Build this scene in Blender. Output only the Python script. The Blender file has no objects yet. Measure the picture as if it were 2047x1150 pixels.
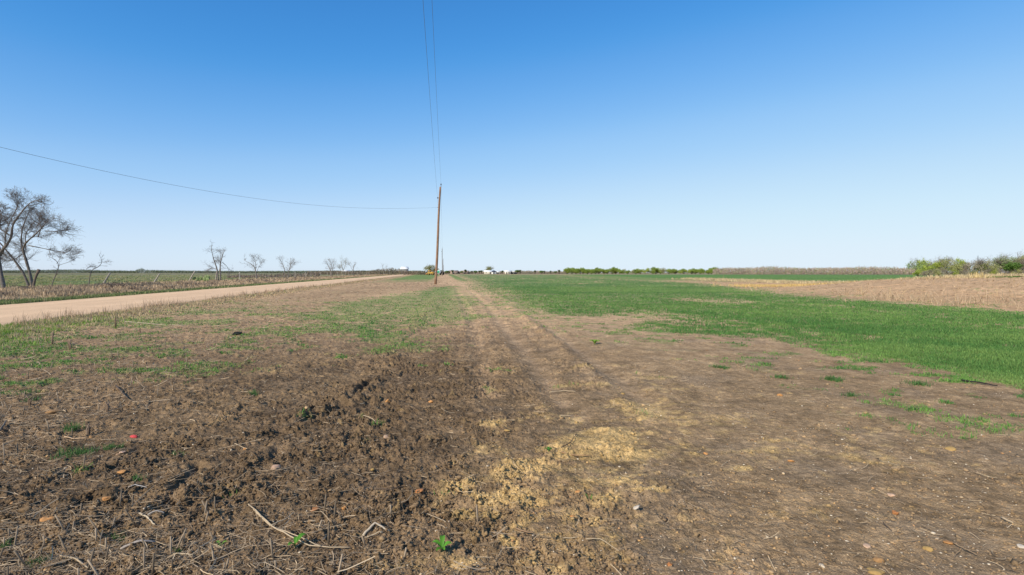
import bpy, math, random
import numpy as np
from mathutils import Vector
R = math.radians
C = bpy.context.scene.collection
rs = np.random.RandomState(7)
random.seed(11)

# ------------------------------------------------------------------ camera, sky, sun, exposure
CAMZ, FPX, TILT = 1.5, 1120.0, R(1.534)
cam = bpy.data.objects.new('camera', bpy.data.cameras.new('camera'))
C.objects.link(cam)
cam.location = (0, 0, CAMZ)
cam.rotation_euler = (R(90) - TILT, 0, 0)
cam.data.sensor_width = 36.0
cam.data.lens = FPX / 2047 * 36.0
cam.data.clip_start = 0.05
cam.data.clip_end = 20000
bpy.context.scene.camera = cam

SUN_EL, SUN_AZ = R(35), R(-140)          # azimuth from +Y towards +X
world = bpy.data.worlds.new('World')
bpy.context.scene.world = world
world.use_nodes = True
nt = world.node_tree
bg = nt.nodes['Background']
sky = nt.nodes.new('ShaderNodeTexSky')
sky.sky_type = 'NISHITA'
sky.sun_disc = False
sky.sun_elevation = SUN_EL
sky.sun_rotation = SUN_AZ
sky.altitude = 0
sky.air_density = 0.7
sky.dust_density = 0.3
sky.ozone_density = 4.0
# the camera's colour rendering of a clear sky: one tone curve for each channel
pre = nt.nodes.new('ShaderNodeVectorMath'); pre.operation = 'SCALE'; pre.inputs['Scale'].default_value = 0.125 * 0.7
crv = nt.nodes.new('ShaderNodeRGBCurve')
post = nt.nodes.new('ShaderNodeVectorMath'); post.operation = 'SCALE'; post.inputs['Scale'].default_value = 1 / 0.125
nt.links.new(sky.outputs[0], pre.inputs[0]); nt.links.new(pre.outputs[0], crv.inputs['Color'])
nt.links.new(crv.outputs[0], post.inputs[0]); nt.links.new(post.outputs[0], bg.inputs['Color'])
for ch, pts in ((0, ((.10, .064), (.13, .13), (.165, .22), (.21, .335), (.40, .60), (.62, .70), (.80, .74), (1.42, .80))),
                (1, ((.19, .29), (.24, .385), (.29, .47), (.39, .61), (.66, .80), (.88, .855), (1.05, .87), (1.42, .91))),
                (2, ((.39, .72), (.49, .83), (.56, .88), (.71, .94), (1.0, .965), (1.2, .975), (1.42, .99)))):
    cv = crv.mapping.curves[ch]
    cv.points[0].location = (0, 0); cv.points[1].location = (1.42 * 0.7, pts[-1][1])
    for a, b in pts[:-1]: cv.points.new(a * 0.7, b)
crv.mapping.update()
bg.inputs['Strength'].default_value = 0.125

sl = bpy.data.lights.new('sun', 'SUN')
sl.energy = 5.0
sl.angle = R(0.55)
sl.color = (1.0, 0.925, 0.79)
sun = bpy.data.objects.new('sun', sl)
C.objects.link(sun)
sd = Vector((math.sin(SUN_AZ) * math.cos(SUN_EL), math.cos(SUN_AZ) * math.cos(SUN_EL), math.sin(SUN_EL)))
sun.rotation_euler = sd.to_track_quat('Z', 'Y').to_euler()
sun.location = (0, 0, 50)
sc = bpy.context.scene
sc.view_settings.view_transform = 'Standard'
sc.view_settings.look = 'None'
sc.view_settings.exposure = 0.0
sc.view_settings.gamma = 1.0
sc.cycles.max_bounces = 5
sc.cycles.diffuse_bounces = 2
sc.cycles.transparent_max_bounces = 4

# ------------------------------------------------------------------ helpers
def ray(px, py):
    dx, dy = (px - 1023.5) / FPX, (575.0 - py) / FPX
    return (dx, math.cos(TILT) + dy * math.sin(TILT), -math.sin(TILT) + dy * math.cos(TILT))
def g(px, py, z=0.0):
    """ground point seen at this spot of the photo"""
    a, b, c = ray(px, py)
    t = (z - CAMZ) / c
    return (a * t, b * t)
def at(px, py, Y):
    a, b, c = ray(px, py)
    t = Y / b
    return (a * t, Y, CAMZ + c * t)

def _hash(ix, iy, seed):
    h = (ix.astype(np.int64) * 374761393 + iy.astype(np.int64) * 668265263 + seed * 2147483647) & 0xffffffff
    h = ((h ^ (h >> 13)) * 1274126177) & 0xffffffff
    return ((h ^ (h >> 16)) & 0xffffff) / float(0xffffff)
def pn(x, y, scale, seed=0):
    """gradient noise, about -1..1; scale = feature size in metres"""
    x = x / scale + 137.3 * seed; y = y / scale + 71.7 * seed
    ix, iy = np.floor(x), np.floor(y)
    fx, fy = x - ix, y - iy
    ux = fx * fx * fx * (fx * (fx * 6 - 15) + 10); uy = fy * fy * fy * (fy * (fy * 6 - 15) + 10)
    def gr(a, b):
        t = _hash(ix + a, iy + b, seed) * 2 * np.pi
        return np.cos(t) * (fx - a) + np.sin(t) * (fy - b)
    n0 = gr(0, 0) * (1 - ux) + gr(1, 0) * ux
    n1 = gr(0, 1) * (1 - ux) + gr(1, 1) * ux
    return (n0 * (1 - uy) + n1 * uy) * 1.5
def fbm(x, y, scale, seed=0, octv=4):
    r = 0; a = 1.0; s = 0
    for i in range(octv):
        r = r + a * pn(x, y, scale / 2 ** i, seed + i * 5 + 1); s += a; a *= 0.55
    return r / s * 1.5
def cells(x, y, scale, seed=0):
    """cellular bumps: 1 at a cell centre falling to 0 at its border"""
    x = x / scale; y = y / scale
    ix, iy = np.floor(x), np.floor(y)
    d1 = np.full(x.shape, 9.0); d2 = np.full(x.shape, 9.0)
    for a in (-1, 0, 1):
        for b in (-1, 0, 1):
            jx, jy = ix + a, iy + b
            d = np.hypot(jx + _hash(jx, jy, seed + 3) - x, jy + _hash(jx, jy, seed + 9) - y)
            d2 = np.where(d < d1, d1, np.minimum(d2, d)); d1 = np.minimum(d1, d)
    return np.clip(d2 - d1, 0, 1)
def ss(a, b, x):
    t = np.clip((x - a) / (b - a), 0, 1)
    return t * t * (3 - 2 * t)
def poly_sd(x, y, P):
    """signed distance, positive inside the polygon P"""
    P = np.array(P, float); n = len(P)
    dmin = np.full(x.shape, 1e12); ins = np.zeros(x.shape, bool)
    for i in range(n):
        ax, ay = P[i]; bx, by = P[(i + 1) % n]
        ex, ey = bx - ax, by - ay
        t = np.clip(((x - ax) * ex + (y - ay) * ey) / (ex * ex + ey * ey + 1e-12), 0, 1)
        dmin = np.minimum(dmin, (x - ax - t * ex) ** 2 + (y - ay - t * ey) ** 2)
        if ay != by:
            ins ^= ((ay > y) != (by > y)) & (x < (bx - ax) * (y - ay) / (by - ay) + ax)
    return np.where(ins, 1, -1) * np.sqrt(dmin)
def line_d(x, y, P):
    dmin = np.full(x.shape, 1e12)
    for (ax, ay), (bx, by) in zip(P[:-1], P[1:]):
        ex, ey = bx - ax, by - ay
        t = np.clip(((x - ax) * ex + (y - ay) * ey) / (ex * ex + ey * ey + 1e-12), 0, 1)
        dmin = np.minimum(dmin, (x - ax - t * ex) ** 2 + (y - ay - t * ey) ** 2)
    return np.sqrt(dmin)

def mesh(name, V, F, m, parent=None, col=None, smooth=False, loc=None):
    V = np.asarray(V, np.float32).reshape(-1, 3)
    me = bpy.data.meshes.new(name)
    me.vertices.add(len(V)); me.vertices.foreach_set('co', V.ravel())
    if isinstance(F, np.ndarray): F = [F]
    F = [np.asarray(f, np.int32) for f in F if len(f)]
    tot = sum(f.size for f in F); cnt = sum(len(f) for f in F)
    me.loops.add(tot); me.polygons.add(cnt)
    me.loops.foreach_set('vertex_index', np.concatenate([f.ravel() for f in F]))
    st = []; o = 0
    for f in F:
        st.append(o + np.arange(len(f), dtype=np.int32) * f.shape[1]); o += f.size
    me.polygons.foreach_set('loop_start', np.concatenate(st).astype(np.int32))
    me.update(calc_edges=True)
    if smooth: me.polygons.foreach_set('use_smooth', np.ones(cnt, bool))
    if col is not None:
        col = np.asarray(col, np.float32)
        if col.ndim == 1: col = np.tile(col, (len(V), 1))
        c4 = np.ones((len(V), 4), np.float32); c4[:, :3] = col[:, :3]
        at_ = me.color_attributes.new('Col', 'FLOAT_COLOR', 'POINT')
        at_.data.foreach_set('color', c4.ravel())
    me.materials.append(m)
    o = bpy.data.objects.new(name, me); C.objects.link(o)
    if parent is not None: o.parent = parent
    if loc is not None: o.location = loc
    return o
def tag(o, label=None, cat=None, group=None, kind=None):
    if label: o['label'] = label
    if cat: o['category'] = cat
    if group: o['group'] = group
    if kind: o['kind'] = kind
    return o
def empty(name, loc, label, cat, group=None, rz=0):
    o = bpy.data.objects.new(name, None); C.objects.link(o)
    o.location = loc; o.rotation_euler[2] = rz; o.empty_display_size = 0.3
    return tag(o, label, cat, group)

class MB:
    def __init__(s): s.V = []; s.Q = []; s.T = []; s.n = 0; s.c = []
    def add(s, V, Q=None, T=None, col=None):
        V = np.asarray(V, float).reshape(-1, 3)
        s.V.append(V)
        if Q is not None and len(Q): s.Q.append(np.asarray(Q, int).reshape(-1, 4) + s.n)
        if T is not None and len(T): s.T.append(np.asarray(T, int).reshape(-1, 3) + s.n)
        if col is not None: s.c.append(np.tile(np.asarray(col, float), (len(V), 1)) if np.ndim(col) == 1 else col)
        s.n += len(V); return s
    def tube(s, P, r, k=6, col=None, cap=True):
        P = np.asarray(P, float); r = np.broadcast_to(np.asarray(r, float), (len(P),))
        T = np.gradient(P, axis=0); T /= np.linalg.norm(T, axis=1)[:, None] + 1e-9
        ref = np.array([0, 0, 1.0]) if abs(T[0][2]) < 0.8 else np.array([1.0, 0, 0])
        U = np.cross(T, ref); U /= np.linalg.norm(U, axis=1)[:, None] + 1e-9
        W = np.cross(T, U)
        a = np.arange(k) * 2 * np.pi / k
        V = P[:, None] + r[:, None, None] * (np.cos(a)[None, :, None] * U[:, None] + np.sin(a)[None, :, None] * W[:, None])
        n = len(P); i = np.arange(n - 1)[:, None] * k; j = np.arange(k)[None]; j2 = (j + 1) % k
        Q = np.stack([i + j, i + j2, i + k + j2, i + k + j], -1).reshape(-1, 4)
        V = V.reshape(-1, 3); Tn = []
        if cap:
            V = np.vstack([V, P[0], P[-1]]); m0 = n * k
            for q in range(k):
                Tn.append((m0, (q + 1) % k, q)); Tn.append((m0 + 1, (n - 1) * k + q, (n - 1) * k + (q + 1) % k))
        return s.add(V, Q, Tn, col)
    def box(s, c, sz, rz=0, col=None):
        c = np.array(c, float); h = np.array(sz, float) / 2
        V = np.array([(x, y, z) for x in (-1, 1) for y in (-1, 1) for z in (-1, 1)], float) * h
        ca, sa = math.cos(rz), math.sin(rz)
        V = np.stack([V[:, 0] * ca - V[:, 1] * sa, V[:, 0] * sa + V[:, 1] * ca, V[:, 2]], 1) + c
        return s.add(V, [(0, 1, 3, 2), (4, 6, 7, 5), (0, 4, 5, 1), (2, 3, 7, 6), (0, 2, 6, 4), (1, 5, 7, 3)], None, col)
    def prism(s, pts, x0, x1, col=None):
        """polygon in y,z run along x"""
        n = len(pts); V = [(x0, a, b) for a, b in pts] + [(x1, a, b) for a, b in pts]
        Q = [(i, (i + 1) % n, n + (i + 1) % n, n + i) for i in range(n)]
        T = [(0, i + 1, i) for i in range(1, n - 1)] + [(n, n + i, n + i + 1) for i in range(1, n - 1)]
        return s.add(V, Q, T, col)
    def build(s, name, m, parent=None, smooth=False, loc=None):
        F = []
        if s.Q: F.append(np.vstack(s.Q))
        if s.T: F.append(np.vstack(s.T))
        return mesh(name, np.vstack(s.V), F, m, parent, np.vstack(s.c) if s.c else None, smooth, loc)

def ico(sub=1):
    t = (1 + 5 ** .5) / 2
    V = [(-1, t, 0), (1, t, 0), (-1, -t, 0), (1, -t, 0), (0, -1, t), (0, 1, t), (0, -1, -t), (0, 1, -t), (t, 0, -1), (t, 0, 1), (-t, 0, -1), (-t, 0, 1)]
    F = [(0, 11, 5), (0, 5, 1), (0, 1, 7), (0, 7, 10), (0, 10, 11), (1, 5, 9), (5, 11, 4), (11, 10, 2), (10, 7, 6), (7, 1, 8), (3, 9, 4), (3, 4, 2), (3, 2, 6), (3, 6, 8), (3, 8, 9), (4, 9, 5), (2, 4, 11), (6, 2, 10), (8, 6, 7), (9, 8, 1)]
    V = [np.array(v) / np.linalg.norm(v) for v in V]
    for _ in range(sub):
        cch = {}; nf = []
        def mid(a, b):
            k = (min(a, b), max(a, b))
            if k not in cch:
                v = V[a] + V[b]; V.append(v / np.linalg.norm(v)); cch[k] = len(V) - 1
            return cch[k]
        for a, b, c in F:
            x, y, z = mid(a, b), mid(b, c), mid(c, a)
            nf += [(a, x, z), (b, y, x), (c, z, y), (x, y, z)]
        F = nf
    return np.array(V), np.array(F, int)

# ------------------------------------------------------------------ materials
def mat(name, color=None, rough=0.95, attr=False, var=0.0, vscale=8.0, bump=0.0, bscale=40.0, spec=0.1, trans=0.0, metal=0.0, fine=0.0, fscale=60.0, mid=0.0, mscale=15.0, bump2=0.0, b2scale=200.0):
    m = bpy.data.materials.new(name); m.use_nodes = True
    t = m.node_tree; N = t.nodes; L = t.links
    b = N['Principled BSDF']; out = N['Material Output']
    b.inputs['Roughness'].default_value = rough
    b.inputs['Specular IOR Level'].default_value = spec
    b.inputs['Metallic'].default_value = metal
    tc = N.new('ShaderNodeTexCoord')
    if attr:
        a = N.new('ShaderNodeAttribute'); a.attribute_name = 'Col'; src = a.outputs['Color']
    else:
        a = N.new('ShaderNodeRGB'); a.outputs[0].default_value = (*color, 1); src = a.outputs[0]
    def vary(src, amt, scale, detail):
        n = N.new('ShaderNodeTexNoise'); n.inputs['Scale'].default_value = scale; n.inputs['Detail'].default_value = detail
        n.inputs['Roughness'].default_value = 0.65
        L.new(tc.outputs['Object'], n.inputs['Vector'])
        mr = N.new('ShaderNodeMapRange'); mr.inputs['From Min'].default_value = 0.28; mr.inputs['From Max'].default_value = 0.72
        mr.inputs['To Min'].default_value = 1 - amt; mr.inputs['To Max'].default_value = 1 + amt
        L.new(n.outputs['Fac'], mr.inputs['Value'])
        v = N.new('ShaderNodeVectorMath'); v.operation = 'SCALE'
        L.new(src, v.inputs[0]); L.new(mr.outputs[0], v.inputs['Scale'])
        return v.outputs[0]
    if var: src = vary(src, var, vscale, 6)
    if mid: src = vary(src, mid, mscale, 5)
    if fine: src = vary(src, fine, fscale, 3)
    L.new(src, b.inputs['Base Color'])
    nrm = None
    for amt, scl in ((bump, bscale), (bump2, b2scale)):
        if amt:
            n = N.new('ShaderNodeTexNoise'); n.inputs['Scale'].default_value = scl; n.inputs['Detail'].default_value = 5
            L.new(tc.outputs['Object'], n.inputs['Vector'])
            bp = N.new('ShaderNodeBump'); bp.inputs['Strength'].default_value = 1.0; bp.inputs['Distance'].default_value = amt
            L.new(n.outputs['Fac'], bp.inputs['Height'])
            if nrm: L.new(nrm, bp.inputs['Normal'])
            nrm = bp.outputs[0]
    if nrm: L.new(nrm, b.inputs['Normal'])
    if trans:
        tr = N.new('ShaderNodeBsdfTranslucent'); L.new(src, tr.inputs['Color'])
        mx = N.new('ShaderNodeMixShader'); mx.inputs[0].default_value = trans
        L.new(b.outputs[0], mx.inputs[1]); L.new(tr.outputs[0], mx.inputs[2]); L.new(mx.outputs[0], out.inputs['Surface'])
    return m
M_ground = mat('soil', attr=True, var=0.22, vscale=3.0, mid=0.36, mscale=14, fine=0.42, fscale=95, bump=0.016, bscale=30, bump2=0.007, b2scale=120, spec=0.05, rough=1)
M_clod = mat('clod', attr=True, var=0.2, vscale=40, bump=0.006, bscale=70, spec=0.05, rough=1)
M_stone = mat('stone', attr=True, var=0.22, vscale=30, bump=0.002, bscale=90, spec=0.25, rough=0.8)
M_straw = mat('straw', attr=True, var=0.15, vscale=20, spec=0.2, rough=0.8, trans=0.15)
M_leaf = mat('leaf', attr=True, var=0.12, vscale=3, spec=0.25, rough=0.6, trans=0.35)
M_bark = mat('bark', attr=True, var=0.35, vscale=6, bump=0.02, bscale=14, spec=0.05)
M_road = mat('gravel_dirt', attr=True, var=0.07, vscale=0.5, fine=0.16, fscale=22, bump=0.01, bscale=25, spec=0.05, rough=1)

# ------------------------------------------------------------------ the lie of the land
RD = -0.1545                                   # direction of the road: x = RD*y + c
NEAR_C, FAR_C = -11.6, -19.6
fieldP = [g(905, 549.3), g(932, 560), g(968, 581), g(1010, 603), g(1060, 622), g(1112, 631), g(1200, 634), g(1275, 631), g(1282, 640), g(1255, 652),
          g(1330, 665), g(1400, 672), g(1530, 676), g(1610, 690), g(1720, 716), g(1850, 735), g(1960, 757), g(2047, 778), g(2300, 850),
          (14, 2), (19.6, 2), (19.3, 21), (18.9, 36), (20, 46), (26, 75), (24, 144), (34, 400), (-40, 420)]
leftgreenP = [g(720, 600), g(800, 592), g(860, 578), g(900, 572), g(925, 590), g(945, 610), g(943, 632), g(900, 640), g(840, 655), g(760, 690), g(700, 680), g(640, 650), g(600, 625)]
litterP = [g(-500, 690), g(0, 655), g(300, 622), g(620, 575), g(780, 553), g(866, 549.5), g(866, 560), g(890, 575), g(760, 588), g(640, 622), g(640, 668), g(560, 700), g(400, 720), g(250, 830), g(60, 880), g(0, 960), g(-500, 1000)]
roughP = [g(560, 840), g(690, 770), g(780, 730), g(940, 735), g(1040, 790), g(1010, 870), g(860, 960), g(900, 1060), g(620, 1100), g(380, 1070), g(60, 1080), g(-200, 1050), g(-200, 960), g(150, 960), g(380, 900)]
trackR = [g(925, 558), g(975, 583), g(1019, 606), g(1070, 650), g(1095, 672), g(1130, 701), g(1180, 760)]
trackL = [g(885, 580), g(850, 625), g(815, 655), g(790, 690), g(745, 765), g(690, 808)]
rutLines = [[g(922, 566), g(975, 612), g(1030, 680), g(1078, 742), g(1170, 860)], [g(934, 562), g(1035, 616), g(1105, 662), g(1190, 725), g(1330, 830)], [g(905, 566), g(945, 640), g(965, 720), g(975, 790)]]
furrows = [(g(742, 762), g(694, 803)), (g(830, 665), g(795, 692)), (g(690, 812), g(610, 845)), (g(625, 815), g(590, 835)), (g(395, 930), g(350, 985)),
           (g(345, 1000), g(315, 1020)), (g(205, 1040), g(165, 1052)), (g(285, 1060), g(245, 1068)), (g(180, 1000), g(160, 1010)), (g(90, 978), g(62, 985)),
           (g(560, 900), g(520, 930)), (g(700, 742), g(655, 752)), (g(1000, 560), g(1001, 560.2))]
ruts = [g(975, 1500, ), g(1150, 1000)]
def gauss_px(x, y, L):
    """soft patches given as (px, py, radius across, radius along) in metres on the ground"""
    r = np.zeros(x.shape)
    for px, py, a, b, w in L:
        cx, cy = g(px, py)
        r = np.maximum(r, w * np.exp(-(((x - cx) / a) ** 2 + ((y - cy) / b) ** 2)))
    return r
clayL = [(1180, 950, .55, .5, .55), (1090, 1050, .35, .25, .5), (1250, 1080, .5, .3, .42), (1210, 880, .45, .55, 1.0), (1240, 905, .3, .3, 1.0), (1150, 900, .3, .3, .7), (1060, 935, .35, .22, .85), (975, 900, .25, .25, .6), (1290, 985, .17, .07, 1.3),
         (1215, 1000, .1, .07, 1.0), (930, 975, .14, .1, .9), (1015, 1000, .35, .16, .95), (1000, 955, .3, .2, .7), (960, 1030, .2, .1, .75), (1020, 1085, .05, .05, 1.2), (900, 1130, .3, .15, .45),
         (1110, 1130, .25, .12, .4), (1300, 905, .25, .2, .7), (1370, 900, .4, .3, .5), (1480, 935, .1, .06, .8), (1300, 820, .6, .6, .6), (1130, 830, .5, .4, .4),
         (990, 845, .14, .14, .9), (1520, 900, .5, .4, .4), (1700, 920, .7, .4, .38), (1640, 1020, .4, .2, .3), (1420, 850, .7, .5, .4), (1740, 870, .4, .3, .35), (1340, 780, .8, .8, .3)]
def A_y(v): return np.interp(v, [-5, 12, 33, 40, 47, 52, 58, 64], [0.9, 1.08, 1.1, 0.99, 0.84, 0.46, 0.12, 0.0])

def lay(x, y):
    """which cover lies where, all weights 0..1"""
    d = {}
    r = np.hypot(x, y)
    c = x - RD * y
    n1 = fbm(x, y, 2.2, 3, 4); n2 = fbm(x, y, 0.55, 9, 4); n3 = fbm(x, y, 14, 5, 3)
    wob = 0.25 * fbm(x, y, 1.3, 21, 3)
    d['road'] = ss(NEAR_C + 0.0, NEAR_C - 0.35, c + wob) * ss(FAR_C - 0.0, FAR_C + 0.35, c + wob)
    sd = poly_sd(x, y, fieldP)
    wid = np.clip(r * 0.04, 0.45, 2.0)
    f = ss(-0.15, 0.2, sd / wid + 0.8 * n1 + 1.3 * n2 + .15) * (.45 + .55 * ss(-.2, 2.2, sd / wid + n2))
    thin = ss(0.25, 0.75, fbm(x, y, 3.5, 33, 4) + 0.6 * n2) * ss(9, 0, sd - 3) * ss(12, 30, r) * 0.5
    thin = np.maximum(thin, ss(0.12, 0.6, fbm(x * 0.9, y * 0.35, 4.5, 35, 5) + .5 * n2) * 0.8)
    thin = np.maximum(thin, ss(0.35, 0.8, n2 + .5 * fbm(x, y, .9, 37, 3)) * .55)
    d['field'] = f * (1 - thin)
    berm = ss(0, 1.2, x - np.interp(y, [0, 21, 36, 46, 75, 144, 400], [19.6, 19.3, 18.9, 20, 26, 24, 34]) + 0.5 * n1) * ss(2, -2, x - np.interp(y, [0, 40, 80, 140, 260, 400], [75, 60, 43, 40, 40, 42]) + 1.2 * n1)
    d['berm'] = berm * ss(420, 300, y) * ss(-30, -5, y)
    f2 = ss(-1.5, 1.5, x - np.interp(y, [0, 40, 80, 140, 260, 400], [75, 60, 43, 40, 40, 42]) + 1.2 * n1)
    d['field2'] = f2 * ss(430, 400, y) * ss(0.90, 0.80, x / np.maximum(y, 1)) * (y > 0)
    lg = ss(-0.6, 0.5, poly_sd(x, y, leftgreenP) / 1.6 + 1.0 * n1 + 0.7 * n2)
    lg = np.maximum(lg * 0.92, 0)
    strip = ss(0.1, 0.5, n1 * 0.9 + 0.8 * n2 + 0.42 - np.abs(c + 8.4) * 0.12) * (c > NEAR_C) * (c < -4.4) * ss(34, 17, y) * ss(4.0, 7, y)
    sparse = ss(0.62 - .30 * (d_l := ss(-1, 1, poly_sd(x, y, litterP))) * ss(60, 25, y), 0.8, n1 * 0.6 + n2 * 0.9) * 0.85 * (c > NEAR_C) * (sd < 0) * ss(3, 8, y)
    sparse = sparse * (1 - ss(0, 1.5, x + 0.5) * ss(16, 9, y) * 0.9)
    far_l = ss(-1, 1, c + 20) * 0
    lg = np.maximum(lg * ss(-.75, -.3, n2 + .5 * n1), .8 * ss(.05, .3, n2 * .8 + .6 * n1) * ss(-1.5, 1, poly_sd(x, y, [g(-60, 700), g(200, 650), g(520, 640), g(700, 600), g(800, 600), g(720, 700), g(520, 705), g(420, 740), g(180, 745), g(-60, 790)])))
    fringe = ss(0.2, 0.38, fbm(x * .7, y, .5, 39, 3) + .35 * n1) * ss(-3.6, 0, sd) * ss(4, 7, y) * (x > -1)
    d['patch'] = np.clip(np.maximum(np.maximum(np.maximum(lg, strip * 0.85), sparse), fringe), 0, 1)
    # the green tongue beyond the pole
    tong = ss(80, 125, y + 18 * n3 + 14 * n1) * ss(-1.5, 2.5, c - 0.4 - NEAR_C - 3 + 2 * n1) * ss(420, 380, y) * (sd < 0) * (1 - ss(2.2, 1.0, np.abs(x + 0.12 * y + 0.2) - 1 + n1))
    d['patch'] = np.maximum(d['patch'], tong * 0.95)
    d['litter'] = ss(-0.8, 0.8, poly_sd(x, y, litterP) / np.clip(r * 0.06, .4, 3) + 1.1 * n2 + 0.5 * n1) * (1 - d['road']) * (c > NEAR_C - .3)
    d['litter'] = np.maximum(d['litter'], 0.7 * gauss_px(x, y, [(80, 1080, .8, .3, 1), (250, 1120, .9, .2, 1), (600, 1060, .5, .2, .7)]))
    d['rough'] = ss(-0.7, 0.7, poly_sd(x, y, roughP) / 1.6 + 0.8 * n1 + .35 * n2) * (.55 + .45 * ss(-.4, .4, n2))
    d['clay'] = np.clip(ss(0.16, 0.80, gauss_px(x, y, clayL) + 0.30 * n2 + 0.45 * fbm(x, y, 0.14, 55, 4)), 0, 1)
    d['clay'] = np.maximum(d['clay'], 0.4 * ss(.55, .8, n2 + .5 * n1) * ss(-1.0, 0.5, x) * ss(14, 8, r))
    d['pasture'] = ss(-23, -31, c + 2 * n1)
    d['verge'] = ss(FAR_C + .3, FAR_C - .2, c) * (1 - d['pasture'])
    d['sd'] = sd; d['c'] = c; d['n1'] = n1; d['n2'] = n2; d['n3'] = n3; d['r'] = r
    return d

def height(x, y, d=None):
    if d is None: d = lay(x, y)
    r = d['r']; c = d['c']
    h = 0.022 * d['n1'] * ss(300, 30, r) * (1 - d['road'])
    amp = A_y(y - (x - 30) * 0.9) * ss(18.8, 30.5, x) * ss(120, 70, x) * ss(-40, -5, y)
    h = h + amp * (1 + 0.05 * d['n1'])
    h = h + 0.12 * ss(FAR_C - 1, FAR_C - 5, c) * (1 + d['n1']) * ss(FAR_C - 22, FAR_C - 12, c)
    lf = (1 - d['road']) * ss(90, 25, r)
    # clods: more of them on the freshly turned soil
    trk = np.minimum(line_d(x, y, trackR), line_d(x, y, trackL)); trk = np.exp(-(trk / .3) ** 2)
    rut = np.exp(-(np.minimum(line_d(x, y, rutLines[0]), line_d(x, y, rutLines[1])) / .2) ** 2)
    ro = (0.24 + 0.85 * ss(2.2, -1.6, x - .04 * y) * ss(50, 12, r) + 0.45 * d['rough'] + 0.25 * d['clay'] + .8 * trk * ss(-.3, .3, d['n2'])) * (1 - 0.75 * d['field']) * (1 - .65 * rut)
    ro = ro * (0.55 + 0.75 * ss(-0.5, 0.6, d['n2'] + 0.4 * d['n1']))
    wx = x + 0.06 * pn(x, y, 0.09, 81); wy = y + 0.06 * pn(x, y, 0.09, 82)
    cl = 0.022 * (cells(wx, wy, 0.14, 1) - .3) * ss(-0.1, .6, fbm(x, y, .5, 61, 2)) + 0.016 * (cells(wx + .02 * pn(x, y, .04, 83), wy + .02 * pn(x, y, .04, 84), 0.055, 2) - .3) + 0.020 * pn(x, y, 0.13, 44) + 0.013 * pn(x, y, 0.05, 46) + 0.008 * pn(x, y, 0.022, 45)
    h = h + lf * ro * cl * 1.15
    h = h + 0.010 * fbm(x, y, 0.5, 47, 4) * lf
    h = h + 0.0045 * fbm(x, y, 0.09, 48, 3) * lf
    for P in rutLines:
        dd = line_d(x, y, P)
        h = h + (-0.028 * np.exp(-(dd / .16) ** 2) + 0.018 * np.exp(-((dd - .27) / .09) ** 2) * (.6 + .8 * d['n2'])) * lf
    for px, py, a, b, hh in ((1290, 993, .11, .055, .038), (1255, 990, .06, .04, .03), (1218, 1004, .06, .045, .028), (1195, 862, .16, .14, .05), (1235, 900, .2, .14, .045), (1160, 905, .16, .1, .03), (60 + 960, 935, .2, .1, .03), (1100, 965, .2, .12, .02)):
        cx, cy = g(px, py)
        h = h + hh * np.exp(-(((x - cx) / a) ** 2 + ((y - cy) / b) ** 2) ** 1.3) * (.75 + .5 * pn(x, y, .05, 95) + .3 * pn(x, y, .02, 96))
    # tracks and furrows
    for P, w, dep in ((trackR, 0.26, 0.06), (trackL, 0.20, 0.018)):
        dd = line_d(x, y, P)
        h = h + dep * np.exp(-(dd / w) ** 2) * (0.6 + 0.9 * d['n2']) * lf - 0.02 * np.exp(-((dd - 0.55) / 0.3) ** 2) * lf
    for a, b in furrows[:-1]:
        k_ = (1.15 if a[0] > -2.0 and a[1] > 6 else .65) if a[1] < 8 else .35
        dd = line_d(x + 0.05 * pn(x, y, .2, 91), y + 0.05 * pn(x, y, .2, 92), [a, b])
        h = h - k_ * 0.06 * np.exp(-(dd / 0.05) ** 2) + k_ * 0.035 * np.exp(-((dd - 0.11) / 0.06) ** 2) * (0.7 + 0.6 * pn(x, y, .09, 93))
    return h

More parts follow.
